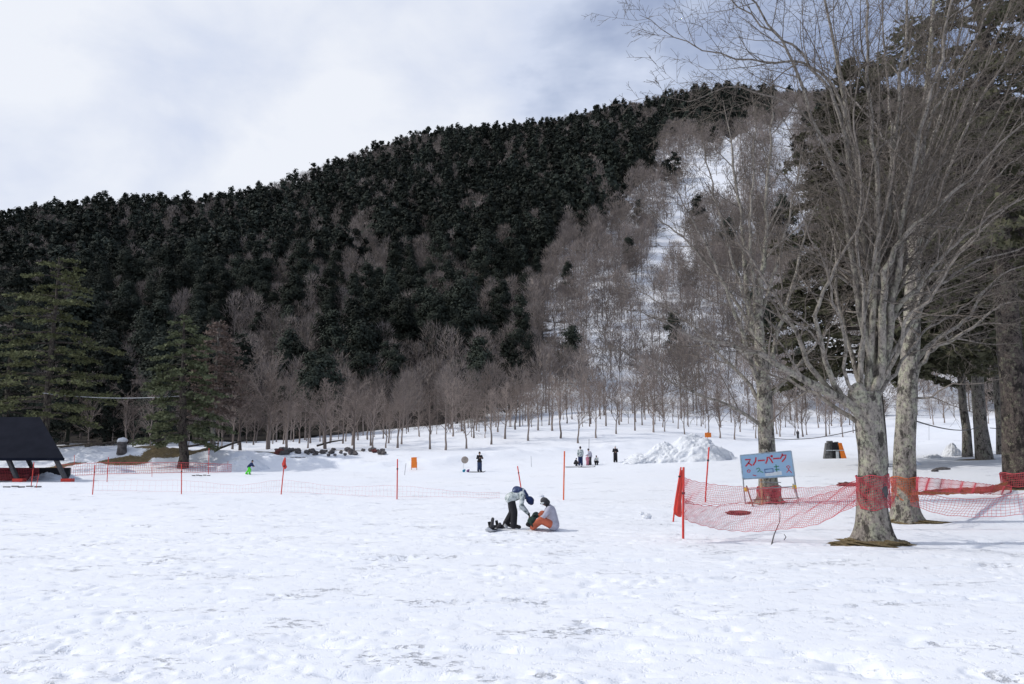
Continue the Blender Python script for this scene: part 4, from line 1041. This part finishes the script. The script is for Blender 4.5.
# dark reddish heap within the net, and by the beech
def rocky(name, u, v, scl, mat, label, seed, y=None, cat='rock', group=None):
    g = G(u, v) if y is None else spot(u, y); o = lump(name, mat, None, g + Vector((0, 0, scl[2] * .3)), scl, seed, .5, 4, 2.2); o.rotation_euler = (0, 0, seed); tag(o, label, cat, group); return o
o = rocky('bark_heap', 738, 514, (.48, .18, .09), 'red_rock', 'low dark red heap lying inside the net left of the sign', 41, cat='heap'); o.rotation_euler = (0, 0, .05)
o = rocky('bark_heap', 848, 486, (.55, .3, .16), 'red_rock', 'dark red heap left of the nearest beech', 43, cat='heap'); o.rotation_euler = (0, 0, .1)
o = rocky('dark_stone', 942, 470, (.48, .25, .13), 'rock', 'flat dark stone on the snow right of the beeches', 45, cat='stone'); o.rotation_euler = (0, 0, 0)
o = rocky('dark_stone', 935, 471.5, (.2, .2, .12), 'rock', 'small dark stone at the left of the flat one', 47, cat='stone')
# rock heap in front of the wood
ro = random.Random(9)
for k in range(52):
    u = ro.choice([ro.gauss(283, 7), ro.uniform(308, 395), ro.uniform(325, 375), ro.uniform(295, 392)]); y = ro.uniform(84.5, 88.5)
    s = ro.uniform(.12, .30) * (1.5 if u < 296 else 1); red = ro.random() < .15
    p = spot(u, y); o = lump('boulder', 'red_rock' if red else 'rock', None, p + Vector((0, 0, .12 + .3 * s)), (s * 1.3, s, s * .8), k + 60, .6, 3, 2.6); o.data.polygons.foreach_set('use_smooth', np.zeros(len(o.data.polygons), bool)); o.rotation_euler = (0, 0, ro.uniform(0, 6))
    wd = 'in the tall clump at the left end of the rock heap' if u < 297 else 'in the middle of the rock heap' if u < 350 else 'at the right end of the rock heap'
    tag(o, ('reddish' if red else 'dark grey') + ' boulder ' + wd, 'boulder', ('reddish' if red else 'grey') + ' boulders ' + wd)
# logs and brush among the left trees
for k, (u, y, L, an) in enumerate(((70, 84, 5, .1), (110, 86, 6, -.15), (140, 83, 4, .25), (200, 84, 4, -.1), (330, 93, 3, .3), (232, 86, 3, .15), (85, 88, 6, .05))):
    p = spot(u, y); a_ = Vector((-math.cos(an) * L / 2, -math.sin(an) * L / 2, .35)); b_ = -a_ + Vector((0, 0, 1.1 + .3 * (k % 3)))
    o = capped_tube('fallen_log', [a_, (a_ + b_) / 2 + Vector((0, 0, .1)), b_], [.12, .1, .06], 'conifer_bark', None); o.location = p
    tag(o, ['fallen log nearest the shelter roof', 'fallen log left of the capped stump', 'fallen log right of the capped stump', 'fallen log under the larch', 'fallen log above the rocks', 'fallen log behind the snow mound', 'long fallen log on the grassy mound'][k], 'log')
# capped stump
g = spot(121.5, 82); e = empty('stump', g, 'short dark stump with a round cap of snow at left', 'stump')
capped_tube('wood', [(0, 0, -.1), (0, 0, .6), (0, 0, 1.15)], [.52, .44, .46], 'rock', e, 14); lump('snow_cap', 'piled_snow', e, (0, 0, 1.28), (.52, .5, .32), 3, .15)
# pile of lying strips
for k, (u, v, L, lb) in enumerate(((22, 487.5, 2.2, 'dark flat strip lying in front of the shelter'), (201, 476, 1.5, 'grey flat strip on the snow below the larch'), (300, 458, 2, 'dark plank lying left of the rock heap'))):
    g = G(u, v); bm = bmesh.new()
    for j in range(5):
        box(bm, ((j - 2) * L / 5, .1 * math.sin(j * 2.1), .04 + .03 * (j % 2)), (L / 6, .22, .07), Matrix.Rotation(.1 * (j % 3), 3, 'Z'))
    o = bm_obj('strip', bm, 'rock', None, g, bevel=.015); o.rotation_euler = (0, 0, .15); tag(o, lb, 'strip')
# crooked twig standing in the snow near the net
p = [at(778.5, 507, 22), at(780, 514, 22), at(779.5, 522, 22), at(776, 530, 22), at(774, 535, 22), at(771.5, 545, 21.5)]
b0 = G(771.5, 545); t = Tubes(); t.add([tuple(Vector(q) - b0) for q in p], [.006, .010, .012, .014, .016, .02], 5); V, Q, _ = t.arrays()
o = obj('twig', mesh_np('twig', V, Q, None, True), 'rock', None, b0); tag(o, 'crooked dark stick poking through the net below the sign', 'stick')
p = [at(784, 534, 21.7), at(786, 537, 21.7), at(784, 540, 21.7)]; b0 = Vector(p[-1]); t = Tubes(); t.add([tuple(Vector(q) - b0) for q in p], [.008, .014, .012], 5); V, Q, _ = t.arrays()
o = obj('twig', mesh_np('twig', V, Q, None, True), 'rock', None, b0); tag(o, 'tiny bent stick right of the crooked one', 'stick')
# sled rack / tent-like stack of mats with an orange side
g = G(835.5, 458.5); e = empty('mat_stack', g, 'grey trapezoid stack of mats with an orange right side', 'mat stack'); s = g.y / 796
for k, (x0, x1, tx0, tx1, h0, mt) in enumerate(((-11, -2.5, -7, -4, 16, 'mat_grey'), (-6.5, 2, -5, 0, 18, 'mat_grey'), (-1.5, 5, -1.5, 3.5, 16.5, 'dark_cloth'), (2.5, 9.5, 2.5, 5.5, 17, 'mat_grey'), (6, 11.5, 4.8, 8.2, 16, 'orange_board'))):
    bm = bmesh.new(); yy = .12 * (k % 2); T = []
    for (a_, z) in ((x0, 0), (x1, 0), (tx1, h0), (tx0, h0)):
        for d in (0, .45): T.append(bm.verts.new((a_ * s, yy + d + (z * s) * .15, z * s - .05)))
    for f in ((0, 2, 4, 6), (7, 5, 3, 1), (0, 1, 3, 2), (2, 3, 5, 4), (4, 5, 7, 6), (6, 7, 1, 0)): bm.faces.new([T[i] for i in f])
    bmesh.ops.recalc_face_normals(bm, faces=bm.faces[:]); bm_obj('mat', bm, mt, e, bevel=.05)
bm = bmesh.new(); box(bm, (0, -.03, 8 * s), (18 * s, .03, .07)); bm_obj('strap', bm, 'white_cloth', e)
bm = bmesh.new(); box(bm, (2 * s, -.03, 3.5 * s), (3 * s, .05, 7 * s)); bm_obj('snow_patch', bm, 'white_cloth', e, bevel=.03)
# round pale disc on a rod with two sleds at its foot
g = G(464.5, 472); e = empty('disc_marker', g, 'round pale disc on a thin rod beside the dark standing person', 'marker'); s = g.y / 796
capped_tube('rod', [(-.12, 0, -.1), (-.1, 0, .8)], [.02, .02], 'white_cloth', e, 6)
bm = bmesh.new(); bmesh.ops.create_cone(bm, cap_ends=True, segments=28, radius1=3.5 * s, radius2=3.5 * s, depth=.06, matrix=Matrix.Translation((.02, 0, 11.8 * s)) @ Matrix.Rotation(R(90), 4, 'X')); dk = bm_obj('disc', bm, 'beige_cloth', e, bevel=.01)
print('things', time.time() - T0)
# ------------------------------------------------------------------ people
def blob(name, segs, mat, parent=None, voxel=.02, sm=6, extra=None):
    """one continuous surface grown round tapered bones [(p, q, rp, rq)]"""
    bm = bmesh.new()
    for p, q, r1, r2 in segs:
        p, q = Vector(p), Vector(q); d = q - p; L = d.length
        if L < 1e-5:
            bmesh.ops.create_uvsphere(bm, u_segments=16, v_segments=10, radius=r1, matrix=Matrix.Translation(p)); continue
        rot = d.to_track_quat('Z', 'Y').to_matrix().to_4x4(); k = 14; rings = []
        prof = [(-r1 * math.cos(a), r1 * math.sin(a)) for a in (.25, .6, 1.0, 1.57)] + [(L + r2 * math.sin(a), r2 * math.cos(a)) for a in (0, .57, .97, 1.32)]
        for z, r in prof:
            rings.append([bm.verts.new(Matrix.Translation(p) @ rot @ Vector((r * math.cos(6.2832 * j / k), r * math.sin(6.2832 * j / k), z))) for j in range(k)])
        for i in range(len(rings) - 1):
            for j in range(k): bm.faces.new((rings[i][j], rings[i][(j + 1) % k], rings[i + 1][(j + 1) % k], rings[i + 1][j]))
        bm.faces.new(rings[0][::-1]); bm.faces.new(rings[-1])
    for e_ in (extra or []):
        c, s, rt = e_; mt = Matrix.Translation(c) @ (rt.to_4x4() if rt else Matrix()) @ Matrix.Diagonal((*s, 1))
        bmesh.ops.create_uvsphere(bm, u_segments=18, v_segments=12, radius=1, matrix=mt)
    me = bpy.data.meshes.new(name); bm.to_mesh(me); bm.free()
    tmp = bpy.data.objects.new('tmp', me); C.objects.link(tmp)
    md = tmp.modifiers.new('r', 'REMESH'); md.mode = 'VOXEL'; md.voxel_size = voxel; md.use_smooth_shade = True
    ms = tmp.modifiers.new('s', 'SMOOTH'); ms.factor = .5; ms.iterations = sm
    dg = bpy.context.evaluated_depsgraph_get(); m2 = bpy.data.meshes.new_from_object(tmp.evaluated_get(dg))
    bpy.data.objects.remove(tmp); m2.name = name
    m2.materials.clear(); m2.materials.append(M[mat])
    m2.polygons.foreach_set('use_smooth', np.ones(len(m2.polygons), bool))
    return obj(name, m2, None, parent)
def hand_bones(w, d, up, s=1.0, curl=.5):
    """palm, four unequal fingers and a thumb, curled"""
    w = Vector(w); d = Vector(d).normalized(); up = Vector(up); side = d.cross(up).normalized(); up = side.cross(d).normalized()
    out = [(w, w + d * .045 * s, .026 * s, .03 * s)]
    for i, (o, L) in enumerate(((-.030, .068), (-.010, .080), (.010, .074), (.030, .058))):
        a = w + d * .07 * s + side * o * s; m = a + (d * math.cos(curl) - up * math.sin(curl)) * L * .55 * s; e = m + (d * math.cos(curl * 2.2) - up * math.sin(curl * 2.2)) * L * .5 * s
        out += [(w + d * .03 * s + side * o * .8 * s, a, .014 * s, .0115 * s), (a, m, .0115 * s, .0105 * s), (m, e, .0105 * s, .009 * s)]
    a = w + d * .02 * s - side * .028 * s; m = a + (d * .6 - side * .8 - up * .25).normalized() * .04 * s; out += [(a, m, .014 * s, .012 * s), (m, m + (d - up * .4).normalized() * .032 * s, .012 * s, .010 * s)]
    return out
def person(base, label, J, mats, s=1.0, rz=0, hat='cap', detail=1, group=None, helmet=None):
    """J: joint positions in metres for a 1.7 m adult: pelvis, chest, neck, head, face (unit), shoulders, elbows, hands, hips, knees, ankles, toes"""
    e = empty('person', base, label, 'person', group, rz); e.scale = (s, s, s)
    V = {k: Vector(v) for k, v in J.items()}
    f = V['face'].normalized(); hd = V['head']; up = (hd - V['neck']).normalized(); sd = f.cross(up).normalized()
    body = [(V['pelvis'], V['chest'], .105, .125), (V['chest'], V['neck'], .10, .055), (V['neck'], hd - up * .05, .052, .055),
            (hd - up * .06 + f * .03, hd - up * .03 + f * .01, .06, .07), (hd, hd + up * .035 - f * .012, .086, .088),
            (hd + f * .085 - up * .015, hd + f * .10 - up * .03, .012, .016), (hd + f * .075 - up * .068, hd + f * .078 - up * .068, .018, .018),
            (hd + sd * .086 - up * .02, hd + sd * .09 + up * .015, .016, .018), (hd - sd * .086 - up * .02, hd - sd * .09 + up * .015, .016, .018)]
    for q in 'LR':
        S, E, Hn, Hp, K, A, T = (V[n + q] for n in ('sh', 'el', 'ha', 'hip', 'kn', 'an', 'toe'))
        body += [(V['chest'], S, .07, .06), (S, E, .052, .042), (E, Hn, .042, .027), (V['pelvis'], Hp, .10, .09), (Hp, K, .082, .055), (K, A, .055, .038), (A, T, .04, .032)]
        if detail: body += hand_bones(Hn, V.get('hd' + q, (Hn - E)), V.get('hu' + q, Vector((0, 0, 1))), 1.0, .6)
        else: body += [(Hn, Hn + (Hn - E).normalized() * .1, .032, .026)]
    blob('body', body, 'skin', e, .012 if detail else .02, 4)
    jk = [(V['pelvis'] + (V['chest'] - V['pelvis']) * -.05, V['chest'], .165, .165), (V['chest'], V['neck'] - up * .03, .15, .085)]
    for q in 'LR':
        S, E, Hn = V['sh' + q], V['el' + q], V['ha' + q]
        jk += [(V['chest'], S, .13, .09), (S, E, .085, .068), (E, Hn - (Hn - E).normalized() * .03, .068, .055)]
        jk += [(V['pelvis'], V['hip' + q] * .8 + V['pelvis'] * .2, .165, .158)]
    blob('jacket', jk, mats['jacket'], e, .02, 5)
    tr = [(V['pelvis'], V['pelvis'] + Vector((0, 0, .02)), .145, .145)]
    for q in 'LR':
        tr += [(V['pelvis'], V['hip' + q], .14, .125), (V['hip' + q], V['kn' + q], .125, .112), (V['kn' + q], V['an' + q], .108, .105)]
    blob('trousers', tr, mats['trousers'], e, .02, 5)
    for q in 'LR':
        A, T = V['an' + q], V['toe' + q]; u_ = (V['kn' + q] - A).normalized()
        blob('boot', [(A + u_ * .10, A, .068, .07), (A, T, .068, .058), (A - (T - A).normalized() * .05, A, .055, .06)], mats.get('boots', 'glove_black'), e, .02, 3)
        if mats.get('gloves'):
            Hn, E = V['ha' + q], V['el' + q]
            hb = hand_bones(Hn, V.get('hd' + q, (Hn - E)), V.get('hu' + q, Vector((0, 0, 1))), 1.25, .6) if detail else [(Hn, Hn + (Hn - E).normalized() * .1, .042, .038)]
            blob('glove', hb + [(Hn - (Hn - E).normalized() * .05, Hn, .042, .036)], mats['gloves'], e, .009 if detail else .016, 2)
    if helmet:
        blob('helmet', [(hd + up * .02 - f * .02, hd + up * .045 - f * .015, .118, .112), (hd - f * .05 - up * .04, hd - f * .03, .09, .1)], helmet, e, .014, 4)
        g1 = blob('goggles', [(hd + f * .095 + sd * .045 + up * .012, hd + f * .095 - sd * .045 + up * .012, .032, .032), (hd + f * .055 + sd * .085 + up * .012, hd + f * .09 + sd * .045 + up * .012, .026, .03), (hd + f * .055 - sd * .085 + up * .012, hd + f * .09 - sd * .045 + up * .012, .026, .03)], mats.get('goggles', 'white_cloth'), e, .01, 2)
        blob('lens', [(hd + f * .118 + sd * .035 + up * .012, hd + f * .118 - sd * .035 + up * .012, .02, .02)], 'goggle_lens', g1, .008, 1)
    else:
        blob('hair', [(hd + up * .02 - f * .035, hd + up * .03 - f * .01, .098, .095)], 'black_hair', e, .016, 3)
        if hat: blob('hat', [(hd + up * .05 - f * .01, hd + up * .075 - f * .01, .106, .09)], mats.get('hat', 'dark_cloth'), e, .016, 3)
        for q in (1, -1):
            o = blob('eye', [(hd + f * .078 + sd * .032 * q + up * .005, hd + f * .08 + sd * .032 * q + up * .005, .011, .011)], 'black_hair', e, .006, 1)
    return e
STAND = dict(pelvis=(0, 0, .93), chest=(0, 0, 1.27), neck=(0, .01, 1.44), head=(0, -.01, 1.60), face=(0, -1, -.05),
    shL=(.18, 0, 1.38), elL=(.25, .03, 1.12), haL=(.23, -.08, .88), shR=(-.18, 0, 1.38), elR=(-.25, .03, 1.12), haR=(-.23, -.08, .88),
    hipL=(.09, 0, .88), knL=(.11, -.02, .48), anL=(.12, 0, .09), toeL=(.13, -.16, .05), hipR=(-.09, 0, .88), knR=(-.11, -.02, .48), anR=(-.12, 0, .09), toeR=(-.14, -.16, .05))
def pose(**k): d = dict(STAND); d.update(k); return d
# --- bending person: faces +x, bends over with both hands at the seated person's feet
gb = G(511, 529)
Bb = dict(pelvis=(.0, 0, .93), chest=(.34, -.02, 1.08), neck=(.48, -.03, .97), head=(.60, -.05, .84), face=(.35, -.25, -.9),
    shL=(.38, .17, 1.0), elL=(.34, .17, .72), haL=(.54, .08, .48), shR=(.38, -.20, .98), elR=(.33, -.25, .68), haR=(.54, -.14, .46),
    hipL=(.02, .11, .88), knL=(.06, .18, .48), anL=(-.14, .18, .12), toeL=(.03, .20, .06), hipR=(.02, -.11, .88), knR=(.12, -.14, .48), anR=(.10, -.14, .09), toeR=(.28, -.15, .05),
    hdL=(.6, -.2, -.7), hdR=(.6, .1, -.7), huL=(.7, 0, .7), huR=(.7, 0, .7))
pb = person(gb + Vector((-.02, 0, .02)), 'person bending over in a grey-white patterned jacket, black trousers and navy hat', Bb, dict(jacket='patterned_jacket', trousers='dark_cloth', gloves='glove_black', hat='navy_cloth'), 1.0, 0, 'cap')
blob('hood', [((.20, -.03, 1.15), (.38, -.04, 1.09), .15, .13), ((.38, -.05, 1.09), (.48, -.05, .98), .12, .10)], 'patterned_navy', pb, .02, 4)
blob('beanie', [((.60, -.05, .87), (.63, -.04, .85), .118, .112)], 'navy_cloth', pb, .016, 4)
# --- seated person facing -x
gs = G(554, 530.5)
Ss = dict(pelvis=(.0, 0, .16), chest=(-.10, 0, .55), neck=(-.17, 0, .70), head=(-.27, -.02, .80), face=(-.9, -.15, -.45),
    shL=(-.14, -.19, .62), elL=(-.30, -.24, .40), haL=(-.53, -.16, .27), shR=(-.14, .19, .62), elR=(-.30, .22, .42), haR=(-.50, .14, .40),
    hipL=(-.05, -.11, .14), knL=(-.38, -.22, .30), anL=(-.62, -.18, .11), toeL=(-.78, -.19, .17), hipR=(-.05, .11, .14), knR=(-.33, .17, .44), anR=(-.60, .13, .12), toeR=(-.76, .13, .17),
    hdL=(-1, .1, -.3), hdR=(-1, 0, -.3))
ps = person(gs + Vector((.0, 0, .02)), 'person sitting on the snow in a lavender jacket, orange trousers and dark helmet', Ss, dict(jacket='lavender_cloth', trousers='orange_suit', gloves='lavender_cloth', goggles='white_cloth'), 1.04, 0, None, helmet='charcoal_cloth')
blob('scarf', [((-.20, -.06, .71), (-.12, -.12, .64), .06, .05)], 'dark_cloth', ps, .016, 3)
# snowboards
def snowboard(base, label, L=1.45, rz=0, pitch=0, roll=0, mat='board_grey', boots=None):
    e = empty('snowboard', base, label, 'snowboard'); e.rotation_euler = (roll, pitch, rz)
    n = 24; V = []
    for i in range(n + 1):
        t = i / n * 2 - 1; w_ = .13 * (1 - .12 * (1 - abs(t)) ** 2) * math.sqrt(max(0.002, 1 - max(0, (abs(t) - .82) / .18) ** 2)); z = .03 + .11 * max(0, (abs(t) - .78) / .22) ** 2
        for (yy, zz_) in ((-w_, z), (w_, z), (w_, z + .014), (-w_, z + .014)): V.append((t * L / 2, yy, zz_))
    Q = [(i * 4 + k, i * 4 + (k + 1) % 4, i * 4 + 4 + (k + 1) % 4, i * 4 + 4 + k) for i in range(n) for k in range(4)] + [(0, 3, 2, 1), (n * 4, n * 4 + 1, n * 4 + 2, n * 4 + 3)]
    obj('deck', mesh_np('deck', V, np.array(Q)), mat, e)
    for x in (-.26, .26):
        bm = bmesh.new(); box(bm, (x, 0, .065), (.13, .26, .03)); box(bm, (x, .11, .17), (.16, .03, .22), Matrix.Rotation(R(-12), 3, 'X')); box(bm, (x, -.02, .15), (.05, .2, .02)); bm_obj('binding', bm, 'black_tape', e, bevel=.012)
    return e
g = G(496, 530.5); sb = snowboard(g + Vector((.02, 0, .0)), 'grey-white snowboard with black bindings lying left of the bending person', 1.25, R(66), 0)
for (x, z) in ((-.26, .16), (.26, .12)):
    blob('strap', [((x - .08, 0, z), (x + .02, .02, z + (.2 if x < 0 else .05)), .06, .05), ((x - .1, .03, z - .03), (x + .12, -.02, z - .03), .055, .05)], 'charcoal_cloth', sb, .016, 2)
g = G(531, 530); s2 = snowboard(g + Vector((0, .0, .1)), 'dark snowboard strapped to the seated person\'s boots', 1.35, R(72), 0, R(0), 'dark_green_cloth')
s2.rotation_euler = (R(52), R(0), R(80)); s2.location = g + Vector((.02, .10, .20))
blob('bag', [((-.3, 0, .1), (.3, 0, .1), .17, .16), ((-.1, .05, .2), (.2, .1, .22), .13, .12)], 'dark_green_cloth', s2, .02, 4)
# --- farther people
def far_person(u, v, label, mats, hpx, rz=0, J=None, hat='cap', group=None, helmet=None):
    g = G(u, v); s = hpx * g.y / 796 / 1.72
    return person(g, label, J or STAND, mats, s, R(rz), hat, 0, group, helmet)
far_person(479.5, 471.5, 'person standing in a black jacket and dark blue trousers right of the disc', dict(jacket='dark_cloth', trousers='blue_jeans', hat='black_hair'), 19, 25, pose(elL=(.28, -.05, 1.15), haL=(.12, -.25, 1.2), elR=(-.28, -.05, 1.15), haR=(-.12, -.25, 1.2)))
far_person(615.5, 462.3, 'person standing alone in black with hands joined in front', dict(jacket='dark_cloth', trousers='dark_cloth', hat='white_cloth'), 16, 0, pose(elL=(.27, -.05, 1.12), haL=(.06, -.22, 1.08), elR=(-.27, -.05, 1.12), haR=(-.06, -.22, 1.08)))
far_person(580.5, 465.5, 'person with a pale top and long navy trousers, left in the skier group', dict(jacket='patterned_jacket', trousers='navy_cloth', hat='dark_cloth'), 18.5, 180)
far_person(590, 465, 'person in a pale lavender jacket leaning left in the skier group', dict(jacket='lavender_cloth', trousers='charcoal_cloth', hat='charcoal_cloth'), 16.5, -60, pose(pelvis=(0, .1, .9), chest=(0, -.03, 1.22), neck=(0, -.12, 1.38), head=(0, -.18, 1.53), shL=(.18, -.05, 1.32), shR=(-.18, -.05, 1.32), haL=(.2, -.35, .95), haR=(-.2, -.35, .95)))
CROUCH = dict(pelvis=(0, .15, .42), chest=(0, -.05, .78), neck=(0, -.13, .94), head=(0, -.17, 1.09), face=(0, -1, -.2), shL=(.17, -.07, .88), elL=(.23, -.22, .64), haL=(.15, -.45, .6), shR=(-.17, -.07, .88), elR=(-.23, -.22, .64), haR=(-.15, -.45, .6),
    hipL=(.1, .12, .38), knL=(.16, -.32, .5), anL=(.13, -.12, .1), toeL=(.14, -.28, .05), hipR=(-.1, .12, .38), knR=(-.16, -.32, .5), anR=(-.13, -.12, .1), toeR=(-.14, -.28, .05))
far_person(597, 465, 'small crouching person in black and white at the right of the skier group', dict(jacket='patterned_jacket', trousers='dark_cloth', hat='dark_cloth'), 13, -30, CROUCH)
far_person(575.5, 466, 'small crouching child in black at the left of the skier group', dict(jacket='dark_cloth', trousers='dark_cloth', hat='dark_cloth'), 11, 60, CROUCH)
far_person(587.5, 465.5, 'small child in pink held by the leaning person', dict(jacket='pink_cloth', trousers='pink_cloth', hat='pink_cloth'), 10, 0)
far_person(248.5, 474.5, 'child in bright green trousers and dark jacket bending forward by the snow mound', dict(jacket='navy_cloth', trousers='lime_cloth', hat='dark_cloth'), 16, -90, pose(pelvis=(0, 0, .85), chest=(0, .25, 1.1), neck=(0, .32, 1.24), head=(0, .36, 1.38), face=(0, 1, -.3), shL=(.18, .28, 1.17), shR=(-.18, .28, 1.17), elL=(.24, .38, .95), elR=(-.24, .38, .95), haL=(.2, .52, .85), haR=(-.2, .52, .85), hipL=(.1, 0, .8), hipR=(-.1, 0, .8), knL=(.14, .22, .5), knR=(-.12, -.05, .45), anL=(.14, .12, .09), anR=(-.12, -.3, .12), toeL=(.14, .28, .05), toeR=(-.12, -.14, .05)))
far_person(798, 438.5, 'tiny distant person in grey right of the beech behind the sign', dict(jacket='charcoal_cloth', trousers='charcoal_cloth'), 8.5, 0)
for (u, v, mt, lb) in ((464.5, 472, 'teal_cloth', 'teal sled bag at the foot of the disc rod'), (468.5, 472, 'violet_cloth', 'violet sled bag right of the teal one')):
    g = G(u, v); s = g.y / 796; o = blob('bag', [((-.5 * s, 0, .1), (.4 * s, 0, 2 * s), 1.5 * s, .9 * s)], mt, None, .02, 3); o.location = g + Vector((0, -.2, 0)); tag(o, lb, 'bag')
def skis(u, v, label):
    g = G(u, v); e = empty('skis', g, label, 'skis')
    for k in (-.09, .09):
        capped_tube('ski', [(-.75, k, .03), (0, k, .02), (.65, k, .03), (.8, k, .12)], [.035, .04, .035, .02], 'dark_cloth', e, 6)
skis(573.5, 467.3, 'dark skis lying left of the skier group'); skis(586.5, 467.3, 'dark skis lying at the feet of the skier group'); skis(476.5, 472.3, 'dark skis at the feet of the person in black')
print('people', time.time() - T0)
# ------------------------------------------------------------------ camera, light, sky
cam = bpy.data.objects.new('camera', bpy.data.cameras.new('camera')); C.objects.link(cam); sc.camera = cam
cam.location = (0, 0, CAMZ); cam.rotation_euler = (R(90) + PITCH, 0, 0)
cam.data.sensor_width = 36; cam.data.lens = F * 36 / 1024; cam.data.clip_end = 20000; cam.data.clip_start = .1
SUNEL = R(44); SAZ = R(-90)
to_sun = Vector((math.sin(SAZ) * math.cos(SUNEL), math.cos(SAZ) * math.cos(SUNEL), math.sin(SUNEL)))
sl = bpy.data.lights.new('sun', 'SUN'); sl.energy = 2.3; sl.angle = R(1.2); sl.color = (1, .95, .88)
so = bpy.data.objects.new('sun', sl); C.objects.link(so); so.rotation_euler = to_sun.to_track_quat('Z', 'Y').to_euler()
w = bpy.data.worlds.new('World'); sc.world = w; w.use_nodes = True
n = w.node_tree; bg = n.nodes['Background']
sky = n.nodes.new('ShaderNodeTexSky'); sky.sky_type = 'NISHITA'; sky.sun_disc = False; sky.sun_elevation = SUNEL; sky.sun_rotation = SAZ
sky.altitude = 1200; sky.air_density = 1.0; sky.dust_density = 1.0
tcw = n.nodes.new('ShaderNodeTexCoord').outputs['Generated']
vm = mapv(n, tcw, (1.0, 1.0, 2.2))
f1 = noise(n, vm, 2.1, 6, .52, .5); f2 = noise(n, mapv(n, tcw, (1, 1, 1.6)), 5.5, 5, .55, .2)
dens = mth(n, 'ADD', mth(n, 'MULTIPLY', f1, .64), mth(n, 'MULTIPLY', f2, .36))
sepw = n.nodes.new('ShaderNodeSeparateXYZ'); n.links.new(tcw, sepw.inputs[0])
dens = mth(n, 'SUBTRACT', dens, mth(n, 'MULTIPLY', sepw.outputs[0], .24))
dt = n.nodes.new('ShaderNodeVectorMath'); dt.operation = 'DOT_PRODUCT'; n.links.new(tcw, dt.inputs[0])
gl = at(215, 110, 1000.0); dt.inputs[1].default_value = Vector((gl[0], gl[1], gl[2])).normalized()
dens = mth(n, 'ADD', dens, mth(n, 'MULTIPLY', ramp(n, dt.outputs['Value'], [(.90, 0.), (1., 1.)]), .06))
cov = ramp(n, dens, [(.33, .42), (.50, .93)])
cc = ramp(n, dens, [(.34, (6.0, 7.1, 10.4)), (.44, (7.8, 8.8, 11.2)), (.54, (9.4, 10.1, 11.8)), (.66, (11.4, 11.8, 12.7))])
n.links.new(mixc(n, cov, sky.outputs[0], cc), bg.inputs['Color']); bg.inputs['Strength'].default_value = .085
vs = sc.view_settings; vs.view_transform = 'Standard'; vs.look = 'None'; vs.exposure = -.09; vs.gamma = 1; vs.use_curve_mapping = False
sc.render.engine = 'CYCLES'
print('done', time.time() - T0)
